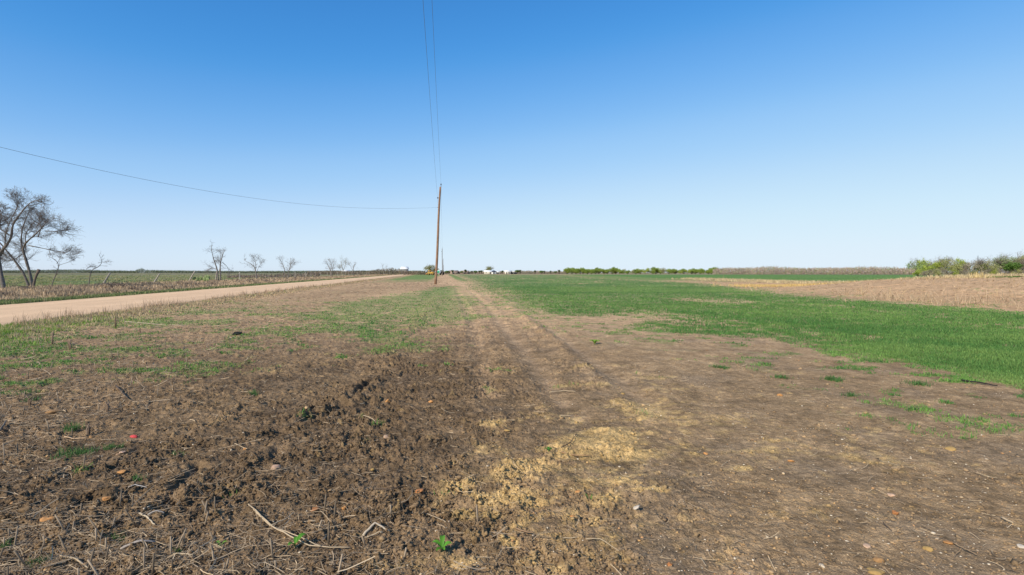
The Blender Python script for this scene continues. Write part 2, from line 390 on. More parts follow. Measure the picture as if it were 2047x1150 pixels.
def lerp(a, b, t): return a * (1 - t[..., None]) + np.asarray(b) * t[..., None]
def soil_color(x, y, d):
    r = d['r']; n = x.size
    base = np.zeros((n, 3)) + np.array([0.262, 0.190, 0.116])
    m1 = fbm(x, y, 0.35, 73, 4); m2 = fbm(x, y, 1.1, 71, 3); m3 = pn(x, y, .07, 75); sc = ss(12, 40, r)
    m4 = fbm(x, y * .5, 5.0, 79, 4)
    base = lerp(base, [0.36, 0.265, 0.165], ss(-0.2, 0.7, d['n1'] * .6 + d['n2'] * .5) * 0.7)
    base = lerp(base, [0.215, 0.170, 0.122], ss(-0.1, 0.7, m2) * 0.55)
    base = lerp(base, [0.118, 0.086, 0.057], np.clip(d['rough'] * 0.42 + 0.72 * ss(2.4, -2.0, x - .04 * y + .5 * d['n1']) * ss(42, 10, y) * (.65 + .5 * ss(-.5, .5, m2)), 0, .85))
    rl = np.exp(-(np.minimum(np.minimum(line_d(x, y, rutLines[0]), line_d(x, y, rutLines[1])), line_d(x, y, rutLines[2])) / .15) ** 2)
    base = lerp(base, [0.42, 0.305, 0.20], rl * .5 * (.15 + .85 * ss(-.4, .4, d['n2'])))
    base = lerp(base, [0.47, 0.345, 0.165], d['clay'] * 0.82)
    base = lerp(base, [0.46, 0.325, 0.205], ss(8, 22, r) * (d['c'] > NEAR_C) * 0.75)
    base = lerp(base, [0.31, 0.222, 0.138], d['litter'] * (0.25 + .4 * ss(-.3, .5, d['n2'])))
    base = lerp(base, [0.14, 0.105, 0.07], d['litter'] * ss(.05, .5, m1 - .3 * m2) * .8)
    base = lerp(base, [0.40, 0.28, 0.175], d['berm'] * 0.8)
    base = lerp(base, [0.33, 0.22, 0.13], d['berm'] * ss(.0, .5, m4 + .5 * m1) * .6)
    base = base * (np.array([1.17, 1.07, .95]) * (1 + .14 * ss(5, 14, y))[:, None]) * (1 + .34 * m1 + .20 * m3 * ss(12, 5, r) + .22 * (m4 + .7 * d['n1']) * sc * (1 - d['road']))[:, None].clip(.4, 1.6)
    # greens
    gr = np.zeros((n, 3)) + np.array([0.115, 0.20, 0.07])
    gr = lerp(gr, [0.20, 0.265, 0.10], ss(-0.3, 0.7, d['n3'] * .7 + d['n1'] * .4) * 0.6)
    base = lerp(base, gr, d['field'] * (0.55 + 0.3 * ss(15, 60, r)))
    base = lerp(base, lerp(gr, [.22, .27, .10], ss(.1, .6, m4) * .5), d['field2'] * 0.92)
    base = lerp(base, [0.12, 0.23, 0.06], d['patch'] * (0.5 + 0.35 * ss(15, 60, r)))
    pa = lerp(np.zeros((n, 3)) + np.array([0.155, 0.195, 0.07]), [0.33, 0.26, 0.145], ss(-0.45, 0.45, d['n3'] + .5 * fbm(x, y * .35, 9, 77, 3)))
    base = lerp(base, pa, d['pasture'])
    base = lerp(base, [0.33, 0.235, 0.15], d['verge'] * 0.8)
    base = lerp(base, [0.15, 0.18, 0.065], d['verge'] * ss(FAR_C - 2.4, FAR_C - 1.2, d['c'] + .5 * d['n1']) * .8)
    base = lerp(base, [0.26, 0.20, 0.10], ss(0.82, 0.9, x / np.maximum(y, 1)) * ss(48, 60, y) * .8)
    base = lerp(base, [0.22, 0.2, 0.12], ss(420, 460, r) * 0.8)
    base = lerp(base, [0.44, 0.32, 0.20], d['road'])
    return np.clip(base, 0.01, 1)

# one ground sheet: rings round the camera, finest in front of it
fine_a = np.linspace(-R(50), R(50), 1150)
coarse_a = np.linspace(R(50), R(310), 150)[1:-1]
ang = np.concatenate([fine_a, coarse_a])
rad = [0.9]
while rad[-1] < 9000:
    q = rad[-1]
    rad.append(q * (1.012 if q < 2.4 else 1.0034 if q < 11 else 1.0075 if q < 60 else 1.03))
rad = np.array(rad)
RR, AA = np.meshgrid(rad, ang, indexing='ij')
gx, gy = (RR * np.sin(AA)).ravel(), (RR * np.cos(AA)).ravel()
d = lay(gx, gy)
gz = height(gx, gy, d)
gcol = soil_color(gx, gy, d)
nr, na = len(rad), len(ang)
i = np.arange(nr - 1)[:, None] * na; j = np.arange(na)[None]; j2 = (j + 1) % na
Q = np.stack([i + j, i + na + j, i + na + j2, i + j2], -1).reshape(-1, 4)
cidx = len(gx)
V = np.stack([gx, gy, gz], 1); V = np.vstack([V, [0, 0, 0]]); gcol = np.vstack([gcol, gcol[:1]])
T = np.stack([np.full(na, cidx), np.arange(na), (np.arange(na) + 1) % na], 1)
ground = mesh('ground', V, [Q[:, ::-1], T[:, ::-1]], M_ground, col=gcol, smooth=True)
tag(ground, kind='structure')

# the dirt road: a cambered sheet lying on the ground
ys = np.concatenate([np.linspace(-60, 10, 30)[:-1], np.geomspace(10, 900, 260)])
us = np.linspace(0, 1, 25)
YY, UU = np.meshgrid(ys, us, indexing='ij')
w0 = NEAR_C - 0.15 + 0.22 * fbm(YY.ravel(), YY.ravel() * 0 + 3, 2.5, 12, 3).reshape(YY.shape)
w1 = FAR_C + 0.15 + 0.22 * fbm(YY.ravel(), YY.ravel() * 0 + 9, 2.5, 13, 3).reshape(YY.shape)
XX = RD * YY + w0 + (w1 - w0) * UU
ZZ = 0.006 + 0.10 * (1 - (2 * UU - 1) ** 2) ** 0.8 - 0.018 * np.exp(-((UU - .3) / .05) ** 2) - 0.018 * np.exp(-((UU - .5) / .05) ** 2) - 0.015 * np.exp(-((UU - .72) / .06) ** 2)
hg = height(XX.ravel(), YY.ravel()).reshape(XX.shape)
ZZ = ZZ + np.where((UU == 0) | (UU == 1), -0.03, 0)
ZZ = np.where(hg > ZZ - .004, np.minimum(hg + .004, .13), ZZ)
ZZ[:, 0] = hg[:, 0] - 0.03; ZZ[:, -1] = hg[:, -1] - 0.03
n_, k_ = XX.shape
i = np.arange(n_ - 1)[:, None] * k_; j = np.arange(k_ - 1)[None]
Qr = np.stack([i + j, i + j + 1, i + k_ + j + 1, i + k_ + j], -1).reshape(-1, 4)
rc = np.array([0.71, 0.475, 0.285]) * (1 + .07 * fbm(UU.ravel() * 9, YY.ravel() * .05, 1.0, 66, 4) + .05 * fbm(XX.ravel(), YY.ravel(), 1.2, 67, 3)
    + .07 * np.exp(-((UU.ravel() - .3) / .06) ** 2) + .07 * np.exp(-((UU.ravel() - .7) / .06) ** 2) - .10 * np.exp(-(UU.ravel() / .07) ** 2) - .10 * np.exp(-((1 - UU.ravel()) / .07) ** 2))[:, None]
road = mesh('dirt_road', np.stack([XX, YY, ZZ], -1).reshape(-1, 3), Qr, M_road, col=rc, smooth=True)
tag(road, kind='structure')
def H1(x, y): return float(height(np.array([float(x)]), np.array([float(y)]))[0])

# ------------------------------------------------------------------ scattered cover (nobody could count it)
def scatter(n, y0, y1, u0=-1.05, u1=1.05, p=1.0):
    """points spread over the ground, thinning out with distance"""
    v = rs.uniform((1 / y1) ** p, (1 / y0) ** p, n) ** (1 / p)
    y = 1 / v
    x = rs.uniform(u0, u1, n) * y
    return x, y
def keep(x, y, fn):
    dd = lay(x, y)
    k = rs.uniform(0, 1, len(x)) < fn(dd)
    x, y = x[k], y[k]
    dd = {a: b[k] for a, b in dd.items()}
    return x, y, height(x, y, dd), dd
def rnd(a, b, n): return rs.uniform(a, b, n)
def blades(x, y, z, hgt, wid, lean, col, bl=1, spread=0.03, seg=2):
    """upright blades, bl to a tuft"""
    n = len(x) * bl
    X = np.repeat(x, bl) + rs.normal(0, 1, n) * np.repeat(np.broadcast_to(spread, x.shape), bl); Y = np.repeat(y, bl) + rs.normal(0, 1, n) * np.repeat(np.broadcast_to(spread, x.shape), bl)
    Z = np.repeat(z, bl) - 0.005
    Hh = np.repeat(hgt, bl) * rnd(.6, 1.15, n); W = np.repeat(wid, bl) * rnd(.7, 1.2, n) / 2
    a = rnd(0, 2 * np.pi, n); la = rnd(0, 2 * np.pi, n); ln = np.abs(rs.normal(0, lean, n)) * Hh
    cx, cy = np.cos(a) * W, np.sin(a) * W; lx, ly = np.cos(la) * ln, np.sin(la) * ln
    Cc = np.repeat(col, bl, axis=0) * rnd(.75, 1.25, (n, 1))
    if seg == 2:
        P = np.stack([np.stack([X - cx, Y - cy, Z], 1), np.stack([X + cx, Y + cy, Z], 1),
                      np.stack([X + cx * .8 + lx * .4, Y + cy * .8 + ly * .4, Z + Hh * .6], 1), np.stack([X - cx * .8 + lx * .4, Y - cy * .8 + ly * .4, Z + Hh * .6], 1),
                      np.stack([X + lx, Y + ly, Z + Hh * np.sqrt(np.clip(1 - (ln / Hh) ** 2 * .5, .2, 1))], 1)], 1).reshape(-1, 3)
        b = np.arange(n)[:, None] * 5
        return P, b + np.array([[0, 1, 2, 3]]), b + np.array([[3, 2, 4]]), np.repeat(Cc, 5, axis=0)
    P = np.stack([np.stack([X - cx, Y - cy, Z], 1), np.stack([X + cx, Y + cy, Z], 1), np.stack([X + lx, Y + ly, Z + Hh], 1)], 1).reshape(-1, 3)
    b = np.arange(n)[:, None] * 3
    return P, np.zeros((0, 4), int), b + np.array([[0, 1, 2]]), np.repeat(Cc, 3, axis=0)
def mixcol(a, b, t): return np.asarray(a) * (1 - t[:, None]) + np.asarray(b) * t[:, None]
def stuff(o, label, cat): return tag(o, label, cat, kind='stuff')

# young crop
mb = MB()
x, y = scatter(90000, 7, 60, -0.2, 1.05)
x, y, z, dd = keep(x, y, lambda q: q['field'])
t = ss(-.5, .7, dd['n3'] * .6 + dd['n1'] * .5 + rs.normal(0, .25, len(x)))
P, Qd, Td, cc = blades(x, y, z, rnd(.04, .085, len(x)) * (0.6 + .4 * ss(0, 1.5, dd['sd'])), np.maximum(.006, y * .001), .6, mixcol([.09, .215, .05], [.225, .345, .09], t), 6, np.maximum(.02, .005 * y))
mb.add(P, Qd, Td, cc)
x, y = scatter(60000, 40, 420, -0.2, 1.05)
x, y, z, dd = keep(x, y, lambda q: np.maximum(q['field'], q['field2']))
t = ss(-.5, .7, dd['n3'] * .8 + rs.normal(0, .25, len(x)))
P, Qd, Td, cc = blades(x, y, z, rnd(.05, .09, len(x)), np.minimum(y * .0012, .2), .5, mixcol([.11, .225, .07], [.235, .335, .11], t), 3, .006 * y, 1)
mb.add(P, Qd, Td, cc)
stuff(mb.build('crop_grass', M_leaf), 'young green crop covering the field right of the bare track', 'grass')

# weeds and grass patches between road and track, and green blades along both road edges
mb = MB()
x, y = scatter(110000, 2.6, 110, -1.05, 1.05)
x, y, z, dd = keep(x, y, lambda q: np.clip(q['patch'], 0, 1) * .9)
t = ss(-.4, .6, dd['n1'] + rs.normal(0, .3, len(x)))
P, Qd, Td, cc = blades(x, y, z, rnd(.02, .06, len(x)), np.maximum(.005, y * .0011), .9, mixcol([.075, .215, .045], [.20, .36, .075], t), 9, np.maximum(.03, .005 * y))
mb.add(P, Qd, Td, cc)
n = 26000
y = 1 / rnd(1 / 160, 1 / 9, n); c_ = NEAR_C + np.abs(rs.normal(0, 1, n)) * np.interp(y, [9, 20, 40, 160], [1.3, 1.0, .8, .8]) - .1
x = RD * y + c_
x, y, z, dd = keep(x, y, lambda q: .25 + .75 * ss(-.2, .5, q['n1'] + .5 * q['n2']))
t = ss(-.3, .5, dd['n2'] * .8 + rs.normal(0, .3, len(x)) + ss(13, 24, y) * .75)
P, Qd, Td, cc = blades(x, y, z, rnd(.04, .15, len(x)), np.maximum(.007, y * .0011), .6, mixcol([.20, .34, .05], [.56, .42, .25], t), 5, .05)
mb.add(P, Qd, Td, cc)
n = 14000
y = 1 / rnd(1 / 300, 1 / 16, n); x = RD * y + FAR_C - np.abs(rs.normal(0, 1.0, n)) - .1 + .0 * y
x, y, z, dd = keep(x, y, lambda q: .25 + .6 * ss(-.4, .3, q['n1'] + .5 * q['n2']))
P, Qd, Td, cc = blades(x, y, z, rnd(.08, .2, len(x)), np.maximum(.01, y * .0011), .5, mixcol([.12, .20, .05], [.36, .32, .16], rnd(0, 1, len(x)) ** 1.3), 5, .12)
mb.add(P, Qd, Td, cc)
stuff(mb.build('weeds', M_leaf), 'patchy low green weeds and grass between the dirt road and the track', 'weeds')

n = 2600
mb2 = MB()
y = 1 / rnd(1 / 120, 1 / 13, n); x = RD * y + NEAR_C + np.abs(rs.normal(0, .5, n)) - .05
x, y, z, dd = keep(x, y, lambda q: ss(-.1, .5, q['n1'] + .6 * q['n2']))
P, Qd, Td, cc = blades(x, y, z, rnd(.18, .45, len(x)), np.maximum(.005, y * .0005), .35, mixcol([.36, .24, .16], [.58, .42, .26], rnd(0, 1, len(x))), 3, .06)
mb2.add(P, Qd, Td, cc)
stuff(mb2.build('roadside_grass', M_straw), 'thin dry grass stems along the near edge of the dirt road', 'dry grass')
# tall dry grass: far verge of the road, the ridge at right
mb = MB()
n = 60000
y = 1 / rnd(1 / 420, 1 / 17, n); c_ = FAR_C - 1.3 - rs.beta(1.2, 1.5, n) * 14
x = RD * y + c_
x, y, z, dd = keep(x, y, lambda q: ss(-0.9, .2, q['n1'] + .6 * q['n2']) * ss(-36, -30, q['c']))
t = rnd(0, 1, len(x))
hh = rnd(.14, .38, len(x)) * (0.5 + .8 * ss(-.3, .6, dd['n1']))
cc0 = mixcol([.40, .285, .175], [.66, .49, .31], t)
dk = ss(.35, .6, dd['n1'] + .3 * dd['n2'])
cc0 = mixcol(cc0, [.17, .13, .105], dk * .8)
P, Qd, Td, cc = blades(x, y, z, hh, np.maximum(.008, y * .0009), .45, cc0, 5, .09)
mb.add(P, Qd, Td, cc)
# thinner dry grass in the pasture behind the fence
n = 40000
y = 1 / rnd(1 / 500, 1 / 30, n); x = rnd(-1.15, -.35, n) * y
x, y, z, dd = keep(x, y, lambda q: ss(-33, -38, q['c']) * ss(-.5, .5, q['n3'] + .5 * q['n1']))
P, Qd, Td, cc = blades(x, y, z, rnd(.08, .25, len(x)), np.maximum(.01, y * .001), .5, mixcol([.38, .31, .16], [.15, .23, .07], rnd(0, 1, len(x))), 4, .2)
mb.add(P, Qd, Td, cc)
# crest and foot of the ridge
x, y = scatter(26000, 16, 330, .05, 1.05)
x, y, z, dd = keep(x, y, lambda q: q['berm'] * .30 * ss(-.6, .6, q['n1']))
P, Qd, Td, cc = blades(x, y, z, rnd(.05, .16, len(x)) * np.interp(y, [20, 80, 200], [.7, 1.3, 2.0]), np.maximum(.006, y * .0011), .9, mixcol([.36, .24, .14], [.52, .38, .22], rnd(0, 1, len(x))), 4, .05)
mb.add(P, Qd, Td, cc)
n = 5000
y = 1 / rnd(1 / 130, 1 / 45, n); x = rs.normal(41, 1.6, n) + np.interp(y, [45, 80], [12, 0])
P, Qd, Td, cc = blades(x, y, height(x, y), rnd(.2, .5, n), y * .001, .5, mixcol([.44, .34, .20], [.60, .48, .27], rnd(0, 1, n)), 3, .15); mb.add(P, Qd, Td, cc)
cx, cy = g(1560, 573); n = 900
x = rs.normal(cx, 2.0, n); y = rs.normal(cy, 3.0, n)
P, Qd, Td, cc = blades(x, y, height(x, y), rnd(.1, .25, n), np.full(n, .06), .5, mixcol([.55, .37, .14], [.66, .48, .2], rnd(0, 1, n)), 4, .15); mb.add(P, Qd, Td, cc)
cx, cy = at(1951, 557, 50)[:2]; n = 26
x = rs.normal(cx, .22, n); y = rs.normal(cy, .3, n)
P, Qd, Td, cc = blades(x, y, height(x, y), rnd(.35, .8, n), np.full(n, .03), .5, mixcol([.6, .46, .2], [.7, .56, .3], rnd(0, 1, n)), 4, .1); mb.add(P, Qd, Td, cc)
stuff(mb.build('dry_grass', M_straw), 'tall dry brown grass on the far verge and over the low ridge', 'dry grass')

# broken dry stalks along the foot of the ridge
mb = MB()
foot = [(1648, 566, 8), (1640, 570, 5), (1715, 592, 14), (1722, 593, 10), (1742, 596, 9), (1765, 599, 6), (1783, 600, 12), (1790, 601, 8), (1803, 602, 8), (1812, 602, 10), (1822, 603, 8), (1842, 604, 10), (1846, 601, 6),
        (1862, 609, 5), (1870, 607, 6), (1905, 611, 10), (1912, 612, 8), (1950, 612, 5), (1985, 610, 8), (2005, 611, 6), (2035, 618, 6), (1375, 566, 6), (1650, 592, 4), (1530, 580, 3), (1515, 582, 4), (1752, 565, 3), (2050, 620, 6), (2080, 622, 6), (1880, 608, 6), (1930, 614, 5)]
for px, py, kk in foot:
    X0, Y0 = g(px, py)
    hl = np.linspace(0, 1, 5)[:, None]
    for q in range(int(kk * 1.5)):
        if q % 3 == 0: X0 += random.gauss(0, .3)
        bx, by = X0 + random.gauss(0, .25), Y0 + random.gauss(0, .5)
        hh = random.uniform(.15, .6); an = random.uniform(0, 6.28); le = random.uniform(.05, .55)
        P = np.array([bx, by, H1(bx, by) - .02]) + hl * np.array([math.cos(an) * le * hh, math.sin(an) * le * hh, hh]) + hl ** 2 * np.array([math.cos(an), math.sin(an), -.5]) * hh * random.uniform(0, .5)
        cq = np.array([.58, .43, .27]) * random.uniform(.7, 1.3)
        mb.tube(P, np.linspace(.017, .008, 5), 3, cq, False)
for (a, b, Y0) in (((1803, 589), (1817, 576), 27.5), ((1963, 595), (1983, 588), 27), ((1722, 588), (1722, 570), 30), ((1779, 594), (1780, 574), 28), ((1993, 600), (1993, 570), 27), ((1550, 583), (1560, 588), 40), ((1910, 606), (1911, 585), 27), ((1982, 567), (1982, 545), 45), ((1446, 562), (1446, 550), 70), ((1690, 604), (1691, 597), 26)):
    p0, p1 = at(*a, Y0), at(*b, Y0 + .2)
    mb.tube([p0, (np.array(p0) + p1) / 2 + [0, 0, .01], p1], [.016, .013, .008], 4, [.58, .41, .22], False)
stuff(mb.build('dry_stalks', M_straw), 'broken pale stalks standing along the foot of the brown ridge', 'stalks')

# straw and stubble litter
def straws(x, y, z, ln, wd, col, tilt=.15, seg=3):
    n = len(x); a = rnd(0, np.pi, n); b = rs.normal(0, .35, n)
    s = np.linspace(-.5, .5, seg + 1)
    aa = a[:, None] + b[:, None] * s[None] * 2
    dx, dy = np.cos(aa) * ln[:, None] / seg, np.sin(aa) * ln[:, None] / seg
    X = x[:, None] + np.concatenate([np.zeros((n, 1)), np.cumsum(dx[:, 1:], 1)], 1); Y = y[:, None] + np.concatenate([np.zeros((n, 1)), np.cumsum(dy[:, 1:], 1)], 1)
    tl = rs.normal(0, tilt, n)
    Z = z[:, None] + .006 + np.abs(tl[:, None] * (s[None] * ln[:, None] + ln[:, None] * .4 * np.sign(tl[:, None])))
    nx, ny = -np.sin(aa) * wd[:, None] / 2, np.cos(aa) * wd[:, None] / 2
    up = rs.uniform(-.8, .8, n)[:, None] * wd[:, None]
    A = np.stack([X - nx, Y - ny, Z], -1); B = np.stack([X + nx, Y + ny, Z + up], -1)
    P = np.stack([A, B], 2).reshape(-1, 3)
    b0 = np.arange(n)[:, None, None] * (seg + 1) * 2 + np.arange(seg)[None, :, None] * 2
    Qq = (b0 + np.array([0, 1, 3, 2])[None, None]).reshape(-1, 4)
    return P, Qq, np.repeat(col * rnd(.7, 1.25, (n, 1)), (seg + 1) * 2, axis=0)
mb = MB()
x, y = scatter(210000, 2.3, 90, -1.05, 1.0)
x, y, z, dd = keep(x, y, lambda q: np.clip(.05 + q['litter'] * .7 * ss(-.7, .4, q['n2']) + .10 * ss(0, -2, x) - .03 * ss(0, 1, x) + .25 * q['berm'], 0, 1) * (1 - q['road']) * (1 - .8 * q['field']))
n = len(x)
P, Qq, cc = straws(x, y, z, rnd(.02, .11, n) * (1 + y * .04), np.maximum(.0022, y * .0006) * rnd(.6, 1.5, n), mixcol([.24, .165, .10], [.60, .45, .28], rnd(0, 1, n) ** 1.6))
mb.add(P, Qq, None, cc)
x, y = scatter(4200, 2.3, 30, -1.05, .4)
x, y, z, dd = keep(x, y, lambda q: np.clip(.05 * (q['c'] < .5) + q['litter'] * .8, 0, 1) * (1 - q['road']))
n = len(x)
P, Qq, cc = straws(x, y, z + .008, rnd(.07, .24, n), np.maximum(.004, y * .0009) * rnd(.6, 1.4, n), mixcol([.26, .19, .12], [.56, .43, .28], rnd(0, 1, n) ** 1.4), .2, 4)
mb.add(P, Qq, None, cc)
stuff(mb.build('straw_litter', M_straw), 'broken straw and stubble strewn over the soil', 'straw')
# upright stubble stumps
mb = MB()
x, y = scatter(1500, 2.6, 25, -1.05, .2)
x, y, z, dd = keep(x, y, lambda q: q['litter'] * .7 * (1 - q['road']))
for X0, Y0, Z0 in zip(x, y, z):
    hh = random.uniform(.04, .14); an = random.uniform(0, 6.28); le = random.uniform(0, .6) * hh
    mb.tube([(X0, Y0, Z0 - .02), (X0 + math.cos(an) * le, Y0 + math.sin(an) * le, Z0 + hh)], [.007, .005], 4, np.array([.33, .25, .17]) * random.uniform(.5, 1.4))
stuff(mb.build('stubble', M_straw), 'short upright stubble stumps among the straw left of the track', 'stubble')

# clods and pebbles
IV1, IF1 = ico(1); IV0, IF0 = ico(0)
def lumps(x, y, z, s, flat, col, base, sink=.3, rough=.28):
    Vb, Fb = base; n = len(x); k = len(Vb)
    jit = 1 + rs.normal(0, rough, (n, k, 1)).clip(-.6, .6)
    P = Vb[None] * jit * (s[:, None, None] * np.stack([rnd(.6, 1.6, n), rnd(.6, 1.1, n), flat * rnd(.7, 1.2, n)], 1)[:, None])
    a = rnd(0, 6.28, n); ca, sa = np.cos(a)[:, None], np.sin(a)[:, None]
    P = np.stack([P[..., 0] * ca - P[..., 1] * sa, P[..., 0] * sa + P[..., 1] * ca, P[..., 2]], -1)
    P = P + np.stack([x, y, z + s * flat * (1 - 2 * sink)], 1)[:, None]
    return P.reshape(-1, 3), (np.arange(n)[:, None, None] * k + Fb[None]).reshape(-1, 3), np.repeat(col, k, axis=0)
mb = MB()
x, y = scatter(190000, 2.2, 32, -1.05, 1.05)
x, y, z, dd = keep(x, y, lambda q: np.clip(.13 + .50 * ss(1.6, -1.8, x) * ss(22, 7, q['r']) + .75 * q['rough'] + .12 * q['clay'] + .25 * q['litter'], 0, 1) * (1 - q['road']) * (1 - q['field']) * ss(-.7, .5, q['n2']))
s = np.exp(rs.normal(-5.35, .5, len(x))) * (1 + .3 * dd['rough'])
s = np.clip(s, .0025, .016) * np.interp(y, [3, 12, 26], [1, 1.3, 1.8])
P, F_, cc = lumps(x, y, z, s, .75, soil_color(x, y, dd) * rnd(.8, 1.15, (len(x), 1)), (IV0, IF0), .38, .5)
mb.add(P, None, F_, cc)
stuff(mb.build('soil_clods', M_clod), 'loose crumbly clods of dark soil', 'soil')
mb = MB()
x, y = scatter(9000, 2.2, 26, -1.05, 1.05)
x, y, z, dd = keep(x, y, lambda q: .8 * (1 - q['road']) * (1 - q['field']))
n = len(x)
pal = np.array([[.55, .40, .24], [.55, .33, .14], [.60, .50, .37], [.66, .56, .42], [.42, .32, .22], [.50, .27, .12]])
s = np.clip(np.exp(rs.normal(-5.75, .45, n)), .0015, .014) * np.interp(y, [3, 12, 26], [1, 1.6, 2.4])
P, F_, cc = lumps(x, y, z, s, .6, pal[rs.randint(0, 6, n)], (IV0, IF0), .2, .18)
mb.add(P, None, F_, cc)
stuff(mb.build('pebbles', M_stone), 'small pale and orange pebbles scattered over the bare soil', 'pebbles')

# ------------------------------------------------------------------ single stones
IV2, IF2 = ico(2)
stones = [
 (775, 803, 11, 1.0, 'o', 'round orange stone on the dark clods below the long furrow'), (861, 803, 10, .9, 'o', 'orange stone with a pale top right of the round orange one'),
 (613, 832, 8, .9, 't', 'small tan stone beside the short furrow left of the orange stones'), (772, 877, 11, 1.0, 'p', 'pale pinkish stone standing over a flat orange one'),
 (776, 889, 8, .7, 'o', 'small orange stone lying just under the pale pinkish one'), (551, 942, 17, .9, 'k', 'large flat pink-tan stone on dark rough soil'),
 (535, 965, 11, .8, 'y', 'grey stone beside the large pink-tan stone'), (82, 1088, 20, .7, 't', 'broad tan stone in straw near the bottom left corner'),
 (97, 1043, 22, .5, 'o', 'wide orange-brown stone above the broad tan stone'), (215, 1004, 15, .5, 'o', 'flat orange stone between two dark clod ridges at lower left'),
 (244, 946, 12, .6, 'o', 'orange stone on brown soil above the flat orange stone'), (243, 908, 15, .4, 'k', 'thin pinkish orange flake beside the grass tuft'),
 (185, 873, 10, .7, 'b', 'yellow-brown stone at the foot of a stubble stump'), (688, 1018, 10, .9, 'o', 'rounded orange stone beside dark clods left of the curved straw'),
 (630, 1022, 19, .35, 'r', 'flat rust orange stone half buried in the soil'), (838, 996, 19, .55, 'r', 'brown-orange double stone at the edge of the dark clods'),
 (1272, 1026, 15, .45, 'w', 'white flat stone just below the yellow clay lump'), (1268, 1056, 16, .3, 't', 'thin tan flake under the white flat stone'),
 (1155, 991, 10, .8, 'o', 'orange stone on yellowish clay left of the clay lump'), (1144, 1039, 11, .6, 'o', 'orange stone below its neighbour on the clay'),
 (1338, 1138, 10, .9, 'r', 'rust orange round stone at the bottom edge right of centre'), (1757, 1123, 16, .7, 'b', 'brown oval stone above the long ochre slab'),
 (1750, 1143, 28, .2, 'c', 'long ochre slab flush with the soil at the bottom edge'), (1855, 1098, 13, .6, 'c', 'ochre stone with a white tip at lower right'),
 (1895, 1085, 15, .3, 'o', 'thin orange flake right of the ochre stone'), (1790, 1027, 10, .9, 'r', 'upright rust stone on grey compact soil'),
 (1781, 990, 12, .5, 'p', 'pale pink sliver of stone on grey compact soil'), (1411, 906, 9, .6, 'o', 'small orange stone on smooth soil right of the clay patch'),
 (1581, 922, 11, .5, 'o', 'orange stone beside a curved dark twig'), (1559, 792, 10, .8, 'o', 'bright orange stone on bare soil below the crop edge'),
 (1900, 900, 14, .4, 'c', 'dull ochre stone at right on brown soil'), (1733, 1095, 14, .3, 'p', 'pale pink flake with an orange end'),
 (1790, 936, 12, .5, 't', 'tan stone in a yellowish streak of soil'), (1025, 1082, 12, .8, 'c', 'ochre lump of clay stone near the bottom centre'),
 (745, 942, 8, .9, 'c', 'small round ochre stone on dark soil'), (668, 897, 8, .9, 't', 'small tan round stone in dark soil below the furrow'),
 (660, 986, 9, .7, 't', 'tan stone beside a short straw'), (1015, 862, 14, .4, 'c', 'flat ochre clay flake above the yellow clay'),
 (2040, 1094, 11, .5, 'w', 'grey-white stone at the right edge of the soil'), (109, 823, 22, .35, 'b', 'brown clay slab in the straw at left'),
 (490, 900, 7, .8, 'o', 'small orange stone below the short furrow'), (1245, 785, 9, .6, 'c', 'ochre stone on soil right of the black clump')]
SC = {'o': (.56, .29, .11), 't': (.50, .35, .20), 'p': (.60, .42, .30), 'k': (.47, .33, .25), 'y': (.33, .28, .23), 'b': (.40, .24, .11), 'r': (.44, .20, .08), 'w': (.68, .61, .52), 'c': (.46, .31, .12)}
for px, py, w, fl, ck, lab in stones:
    X0, Y0 = g(px, py); s = .88 * w / 2 * math.hypot(X0, Y0, 1.5) / FPX
    V_ = IV2 * (1 + rs.normal(0, .05, (len(IV2), 1))) * (1 + .20 * np.sin(IV2 @ rs.normal(0, 2.2, (3, 1)) + rs.uniform(0, 6)) + .10 * np.sin(IV2 @ rs.normal(0, 4, (3, 1)))) * np.array([1, .8 + .3 * random.random(), max(fl, .35) * .8]) * s
    o = mesh('stone', V_, IF2, M_stone, col=np.array(SC[ck]) * [.90, .84, .76] * random.uniform(.85, 1.05), smooth=False, loc=(X0, Y0, H1(X0, Y0) + s * max(fl, .35) * .3))
    o.rotation_euler = (rs.normal(0, .15), rs.normal(0, .15), random.uniform(0, .6))
    tag(o, lab, 'stone', 'stones lying on the bare soil')
# red lump, black clumps, yellow clay lumps
def lump(name, px, py, w, col, fl, lab, cat, m=None, wy=.8, rough=.12, grp=None, sink=.35):
    X0, Y0 = g(px, py); s = w / 2 * math.hypot(X0, Y0, 1.5) / FPX
    Vb, Fb = ico(3)
    n_ = sum(np.sin(Vb @ rs.normal(0, f, (3, 1)) + rs.uniform(0, 6)) * a for f, a in ((2, rough), (4, rough), (8, rough * .7), (14, rough * .4)))
    V_ = Vb * (1 + n_) * np.array([1, wy, fl]) * s
    o = mesh(name, V_, Fb, m or M_clod, col=np.array(col), smooth=True, loc=(X0, Y0, H1(X0, Y0) + s * fl * (1 - 2 * sink)))
    return tag(o, lab, cat, grp)
lump('plastic_scrap', 269, 872, 11, (.55, .07, .07), .5, 'crumpled red scrap lying on the soil above a grass tuft', 'litter', M_stone)
lump('burnt_clump', 1177, 736, 10, (.02, .02, .022), .9, 'small black clump on the track soil', 'clump', grp='black clumps')
lump('burnt_clump', 475, 671, 16, (.025, .028, .025), .45, 'black clump in the weeds between road and track', 'clump', grp='black clumps')

